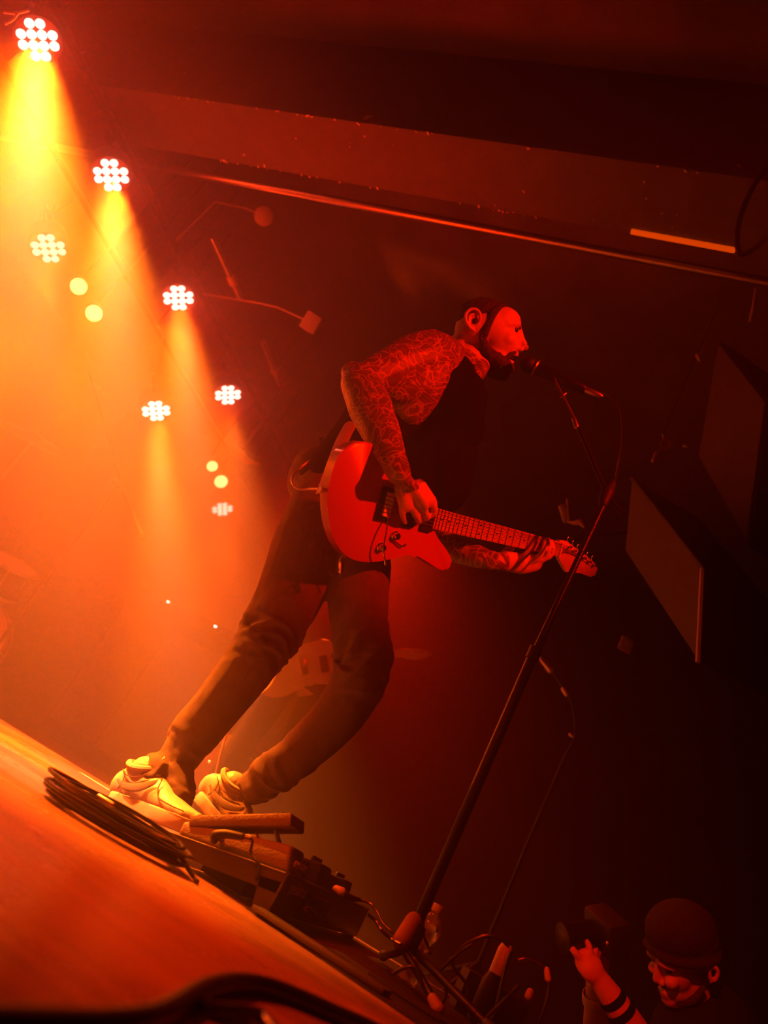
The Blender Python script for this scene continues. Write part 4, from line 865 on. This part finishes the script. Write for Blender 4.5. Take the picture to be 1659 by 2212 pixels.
for k in range(4): mb.limb([q3(-.14+k*.012, -.27, .86), q3(-.11+k*.014, -.30, .84), q3(-.10+k*.014, -.30, .81)], [.010, .009, .008], n=3, seg=8); mb.limb([q3(.32+k*.015, -.12, 1.03), q3(.33+k*.015, -.15, 1.05), q3(.33+k*.015, -.15, 1.08)], [.009, .009, .007], n=3, seg=8)
mb.limb([q3(-.16, -.28, .88), q3(-.12, -.30, .89)], [.010, .009]); mb.limb([q3(.31, -.11, 1.02), q3(.30, -.12, 1.07)], [.010, .009])
mb.ell(q3(.10, -.05, 1.45), (.018, .018, .02))
finish('body', fuse(mb, .009, 2), 'skin', S2, sharp=0)
mb = MB(); mb.limb([q3(0, 0, .86), q3(0, 0, 1.0), q3(0, 0, 1.22)], [.145, .135, .155], flat=[1.2, 1.2, 1.35], ref=V((1, -1, 0))); mb.limb([q3(-.11, -.12, 1.23), q3(-.18, -.16, 1.1)], [.065, .06]); mb.limb([q3(.11, .10, 1.23), q3(.19, .10, 1.1)], [.065, .06])
finish('shirt', fuse(mb, .01, 3), 'cloth', S2, sharp=0)
mb = MB()
for s in (-1, 1): mb.limb([q3(s*.07, s*.07, .86), q3(s*.1, s*.08-.02, .42), q3(s*.12, s*.10, -.01)], [.10, .075, .058])
finish('trousers', fuse(mb, .01, 3), 'cloth', S2, sharp=0)
for s in (-1, 1): MB().limb([q3(s*.12-.03, s*.10, -.045), q3(s*.12+.06, s*.10-.05, -.05), q3(s*.12+.14, s*.10-.09, -.055)], [.035, .036, .026], flat=[1.1]*3).build('shoe', 'matte', S2)
mb = MB(); mb.ell(q3(.015, .005, 1.49), (.095, .10, .10)); finish('hair', fuse(mb, .01, 2), 'hair', S2)
G2 = root('electric_guitar', 'pale worn electric guitar of the player behind, seen between the singer\'s legs', 'guitar', P(650, 1445, 3.85))
ga, gb = P(556, 1482, 3.72), P(934, 1412, 4.02); hx = (gb-ga).normalized(); c2 = (CAM-ga).normalized(); hn = (c2-hx*c2.dot(hx)).normalized(); hy = hn.cross(hx)
HM = Matrix((hx, hy, hn)).transposed().to_4x4(); HM.translation = ga
def g2l(x, y): return HM.inverted() @ onplane(x, y, ga, hn)
o2 = [(556, 1478), (568, 1460), (592, 1446), (622, 1418), (645, 1396), (668, 1388), (700, 1380), (722, 1390), (728, 1406), (715, 1418), (716, 1440), (728, 1452), (738, 1462), (730, 1474), (700, 1478), (672, 1478), (640, 1492), (615, 1504), (585, 1506), (565, 1496)]
lc = spline([V((g2l(*q).x, g2l(*q).y, 0)) for q in o2+[o2[0]]], 4)[:-1]; poly = [(q.x, q.y) for q in lc]
ar = sum(poly[i][0]*poly[(i+1) % len(poly)][1]-poly[(i+1) % len(poly)][0]*poly[i][1] for i in range(len(poly)))
if ar < 0: poly = poly[::-1]
MB().prism(poly, -.045, 0, HM, bev=.008).build('guitar_body', 'detector', G2)
i1, i2 = g2l(712, 1429), g2l(868, 1411); dv = V((i2.x-i1.x, i2.y-i1.y, 0)); pv = V((-dv.y, dv.x, 0)).normalized()
nk = lambda t, s, z: HM @ (V((i1.x, i1.y, z))+dv*t+pv*s*.026)
MB().hexa([nk(0, -1, -.018), nk(1, -.8, -.018), nk(1, .8, -.018), nk(0, 1, -.018), nk(0, -1, .006), nk(1, -.8, .006), nk(1, .8, .006), nk(0, 1, .006)]).build('neck', 'fret', G2)
for k in range(14): MB().tube([nk(.05+k*.065, -.9, .007), nk(.05+k*.065, .9, .007)], .0012, 5).build('fret', 'steel', G2)
hp2 = [(866, 1402), (905, 1402), (930, 1408), (933, 1416), (920, 1422), (895, 1426), (880, 1424), (867, 1419)]
poly = [(g2l(*q).x, g2l(*q).y) for q in hp2][::-1]; MB().prism(poly, -.008, .006, HM, bev=.002).build('headstock', 'fret', G2)
for k in range(6): MB().lathe(onplane(876+k*9, 1404+k*.8, ga, hn), hn, [(.006, 0), (.004, .012)], 8).build('tuner_post', 'chrome', G2)
q = onplane(700, 1434, ga, hn, .004); MB().box(q, (.04, .085, .012), Matrix((hx, hy, hn)).transposed(), bev=.003).build('pickup', 'matte', G2)
q = onplane(655, 1440, ga, hn, .004); MB().box(q, (.04, .085, .012), Matrix((hx, hy, hn)).transposed(), bev=.003).build('bridge', 'chrome', G2)
lp = [onplane(600, 1450, ga, hn, .02), onplane(586, 1478, ga, hn, .03), P(560, 1500, 3.66), P(522, 1504, 3.66), P(505, 1540, 3.66), P(485, 1600, 3.66), P(468, 1665, 3.66), P(462, 1700, 3.66)]
tag(MB().tube(lp, .0055, 8, 6).build('guitar_lead', 'cream'), 'pale cable falling from the far guitar towards the floor', 'cable')
tag(MB().limb([onplane(602, 1442, ga, hn, .02), onplane(594, 1466, ga, hn, .03)], [.008, .011]).build('lead_plug', 'ivory'), 'bright plug in the far guitar', 'plug')
# flight case behind, low between the legs
r = root('flight_case', 'low case faintly lit behind the singer\'s legs', 'case', P(540, 1580, 4.3))
c0 = P(500, 1600, 4.4); MB().box((c0.x, c0.y, (c0.z+.0)/2-.04), (.5, .4, c0.z+.10), bev=.01).build('case_body', 'grill', r)
MB().box((c0.x, c0.y, c0.z-.05), (.51, .41, .02), bev=.003).build('edge_trim', 'steel', r)
for s in (-1, 1): MB().box((c0.x+s*.15, c0.y-.205, c0.z-.06), (.05, .012, .06), bev=.003).build('latch', 'steel', r)
# second boom microphone stand far to the right
bs = P(1035, 2075, 3.2)
FS = root('boom_stand', 'faint thin boom stand in the dark right of the microphone stand', 'stand', (P(1060, 2000, 3.2).x, 3.2, -.08))
MB().tube([P(1225, 1625, 3.2), P(1140, 1820, 3.2), P(1062, 2010, 3.2), bs, V((bs.x-.005, 3.2, -.07))], .009, 8).build('pole', 'blackp', FS)
for a in (0.4, 2.5, 4.6): MB().tube([V((bs.x, 3.2, .1)), V((bs.x+.22*math.cos(a)-.05, 3.2+.22*math.sin(a), -.07))], .008, 6).build('leg', 'blackp', FS)
MB().tube([P(1225, 1625, 3.2), P(1243, 1590, 3.2), P(1238, 1530, 3.2), P(1225, 1498, 3.2), P(1175, 1430, 3.2)], .007, 8, 4).build('boom_arm', 'blackp', FS)
MB().limb([P(1218, 1490, 3.2), P(1226, 1500, 3.2)], [.013, .015]).build('clutch', 'steel', FS); MB().limb([P(1233, 1588, 3.2), P(1239, 1591, 3.2)], [.010, .011]).build('knob', 'steel', FS)
MB().limb([P(1170, 1425, 3.2), P(1190, 1448, 3.2)], [.012, .018]).build('microphone_head', 'steel', FS)
# ---------------------------------------------------------------- photographer in the pit
PH = root('person', 'man in a dark beanie raising a camera in the pit', 'person', (.25, 2.5, -1.23))
dd = 2.2; hsq = dd/FPX; o0 = D(1462, 2060, dd); pf = (-CR*.95-CF*.30).normalized(); pu = (CU-pf*CU.dot(pf)).normalized(); pw = pu.cross(pf)
def F(x, y, w=0.0): return o0 - pf*((x-1462)*hsq) - pu*((y-2060)*hsq) + pw*w
FR = Matrix((pf, pu, pw)).transposed()
sgn = 1 if pw.dot(CF) > 0 else -1
mb = MB()
mb.ell(F(1475, 2035), (.095, .09, .076), FR, 24); mb.ell(F(1456, 2085), (.050, .075, .058), FR, 20); mb.ell(F(1463, 2128), (.045, .045, .046), FR); mb.ell(F(1443, 2153), (.022, .022, .024), FR)
for s in (-1, 1):
    mb.limb([F(1411, 2064, s*.012), F(1411, 2062, s*.03), F(1424, 2064, s*.05)], [.009, .010, .009]); mb.ell(F(1428, 2100, s*.036), (.020, .018, .018), FR); mb.ell(F(1418, 2112, s*.012), (.010, .008, .008), FR)
    mb.limb([F(1503, 2057, s*.078), F(1495, 2064, s*.08), F(1497, 2085, s*.078)], [.007, .006, .006]); mb.limb([F(1503, 2057, s*.084), F(1511, 2068, s*.088), F(1508, 2085, s*.086), F(1499, 2094, s*.078)], [.006, .006, .006, .005])
mb.limb([F(1414, 2070), F(1411, 2092), F(1411, 2106)], [.007, .009, .0115]); mb.limb([F(1428, 2134, -.016), F(1425, 2133), F(1428, 2134, .016)], [.006, .007, .006]); mb.limb([F(1430, 2142, -.014), F(1427, 2142), F(1430, 2142, .014)], [.006, .007, .006])
mb.limb([F(1482, 2110), F(1500, 2160), F(1515, 2210)], [.055, .056, .07])
ch_ = F(1530, 2290)
mb.limb([ch_, ch_+V((0.02, 0, -.35)), ch_+V((.02, 0, -.6))], [.14, .14, .13], flat=[1.3, 1.2, 1.2], ref=V((.9, -.3, 0)))
sh1, sh2 = ch_+V((-.05, -.19, -.03)), ch_+V((.0, .19, .0))
# arms up to the camera; forearms cross in the picture
e1 = D(1410, 2290, 2.05); w1 = D(1291, 2110, 2.08)
mb.limb([sh1, e1], [.052, .044]); mb.limb([e1, D(1345, 2190, 2.06), w1], [.043, .038, .026], flat=[1, .95, .8])
e2 = D(1288, 2330, 2.28); w2_ = D(1285, 2130, 2.22)
mb.limb([sh2, e2], [.052, .044]); mb.limb([e2, D(1287, 2215, 2.25), w2_], [.042, .036, .025])
def f2(pts, r0=.0100, r1=.0078): mb.limb([D(*q) for q in pts], [r0+(r1-r0)*i/(len(pts)-1) for i in range(len(pts))], n=4, seg=10)
mb.limb([w1, D(1280, 2095, 2.08), D(1268, 2078, 2.09)], [.026, .034, .034], flat=[.8, .55, .5])
f2([(1258, 2076, 2.09), (1244, 2060, 2.09), (1234, 2046, 2.10)], .011, .009)
f2([(1272, 2072, 2.09), (1274, 2050, 2.10), (1268, 2034, 2.11)])
f2([(1264, 2070, 2.10), (1256, 2062, 2.12), (1252, 2056, 2.14)]); f2([(1280, 2076, 2.10), (1286, 2052, 2.13), (1284, 2036, 2.15)]); f2([(1284, 2082, 2.10), (1292, 2060, 2.14), (1294, 2046, 2.17)])
mb.limb([w2_, D(1288, 2095, 2.23), D(1294, 2060, 2.24)], [.025, .034, .032], flat=[.8, .6, .6])
for k, (a, b, c_) in enumerate((((1284, 2060), (1276, 2030), (1277, 2006)), ((1292, 2055), (1290, 2025), (1293, 2008)), ((1300, 2055), (1302, 2028), (1303, 2004)), ((1306, 2060), (1312, 2038), (1313, 2036)))):
    f2([(*a, 2.24), (*b, 2.24), (*c_, 2.20-.0*k)])
f2([(1284, 2075, 2.22), (1276, 2058, 2.18), (1280, 2046, 2.16)], .012, .009)
mb.limb([ch_+V((.02, -.09, -.6)), ch_+V((.0, -.1, -1.05)), V(((ch_.x), ch_.y-.1, -1.15))], [.085, .06, .045]); mb.limb([ch_+V((.02, .09, -.6)), ch_+V((.02, .1, -1.05)), V(((ch_.x)+.02, ch_.y+.1, -1.15))], [.085, .06, .045])
finish('body', fuse(mb, .0045, 2), 'skin', PH, sharp=0)
mb = MB(); mb.ell(F(1472, 2010), (.100, .078, .086), FR, 24); mb.ell(F(1490, 2030), (.082, .075, .082), FR, 24)
mb.limb([F(1402, 2042), F(1412, 2047, .05), F(1460, 2050, .082), F(1510, 2052, .078), F(1545, 2056, .04), F(1552, 2056, 0), F(1545, 2056, -.04), F(1510, 2052, -.078), F(1460, 2050, -.082), F(1412, 2047, -.05), F(1400, 2044)], [.010]*11)
km = fuse(mb, .005, 3); finish('beanie', km, 'knit', PH, 'dark knitted beanie', sharp=0)
mb = MB(); mb.limb([F(1450, 2165, 0), F(1470, 2140, -.05), F(1488, 2110, -.066)], [.014, .012, .008]); mb.limb([F(1432, 2126, -.018), F(1426, 2124), F(1432, 2126, .018)], [.004, .005, .004]); mb.ell(F(1447, 2163), (.018, .010, .028), FR); mb.limb([F(1450, 2165, 0), F(1470, 2140, .05), F(1488, 2110, .066)], [.014, .012, .008])
finish('beard', fuse(mb, .004, 1), 'beard', PH, sharp=0)
for s in (-1, 1): MB().ell(F(1423, 2078, s*.030), (.009, .008, .010), FR).build('eye', 'dark', PH); MB().limb([F(1412, 2064, s*.014), F(1412, 2060, s*.032), F(1422, 2062, s*.05)], [.003, .004, .003]).build('eyebrow', 'beard', PH)
mb = MB(); mb.limb([ch_+V((0, 0, .04)), ch_+V((0.02, 0, -.35)), ch_+V((.02, 0, -.62))], [.15, .155, .145], flat=[1.3, 1.2, 1.2], ref=V((.9, -.3, 0))); mb.limb([sh1, sh1.lerp(e1, .5)], [.068, .06]); mb.limb([sh2, sh2.lerp(e2, .5)], [.068, .06])
finish('shirt', fuse(mb, .01, 3), 'cloth', PH, sharp=0)
mb = MB()
for s in (-1, 1): mb.limb([ch_+V((.02, s*.09, -.6)), ch_+V((.02, s*.1, -.95)), V((ch_.x+.01, ch_.y+s*.1, -1.16))], [.10, .075, .06])
finish('trousers', fuse(mb, .01, 3), 'cloth', PH, sharp=0)
for s in (-1, 1): MB().limb([V((ch_.x+.04, ch_.y+s*.1, -1.19)), V((ch_.x-.08, ch_.y+s*.1, -1.195)), V((ch_.x-.17, ch_.y+s*.1, -1.2))], [.036, .036, .026], flat=[1.1]*3).build('shoe', 'matte', PH)
wb = D(1283, 2157, 2.225); wd = (D(1286, 2130, 2.22)-D(1285, 2180, 2.235)).normalized()
MB().lathe(wb-wd*.014, wd, [(.031, 0), (.0325, .006), (.0325, .024), (.031, .03), (.029, .03), (.029, 0), (.031, 0)], 20, True).build('wristband', 'cap_w', PH, 'pale wristband')
for t in (.30, .62): q = D(1345, 2190, 2.06).lerp(w1, t-.25); q2 = (w1-e1).normalized(); MB().lathe(q-q2*.006, q2, [(.043-.012*t, 0), (.044-.012*t, .010), (.043-.012*t, .018)], 18).build('tattoo_band', 'shirt', PH, 'black band around the forearm')
CM = root('camera_body', 'black camera held up by the man in the pit, with small glints', 'camera', D(1310, 2010, 2.16))
cR = Matrix((pf, pu, pw)).transposed()
MB().box(D(1312, 2012, 2.17), (.07, .095, .13), cR, bev=.012).build('body', 'matte', CM)
MB().lathe(D(1300, 2012, 2.165), pf, [(.036, .03), (.036, .09), (.039, .095), (.039, .12), (.034, .122)], 24).build('lens_barrel', 'blackp', CM)
MB().lathe(D(1300, 2012, 2.165)+pf*.118, pf, [(.030, 0), (.022, .004), (.008, .006)], 20).build('lens_glass', 'dark', CM)
MB().ell(D(1313, 2038, 2.05), (.006, .006, .006), seg=10).build('dial', 'chrome', CM)
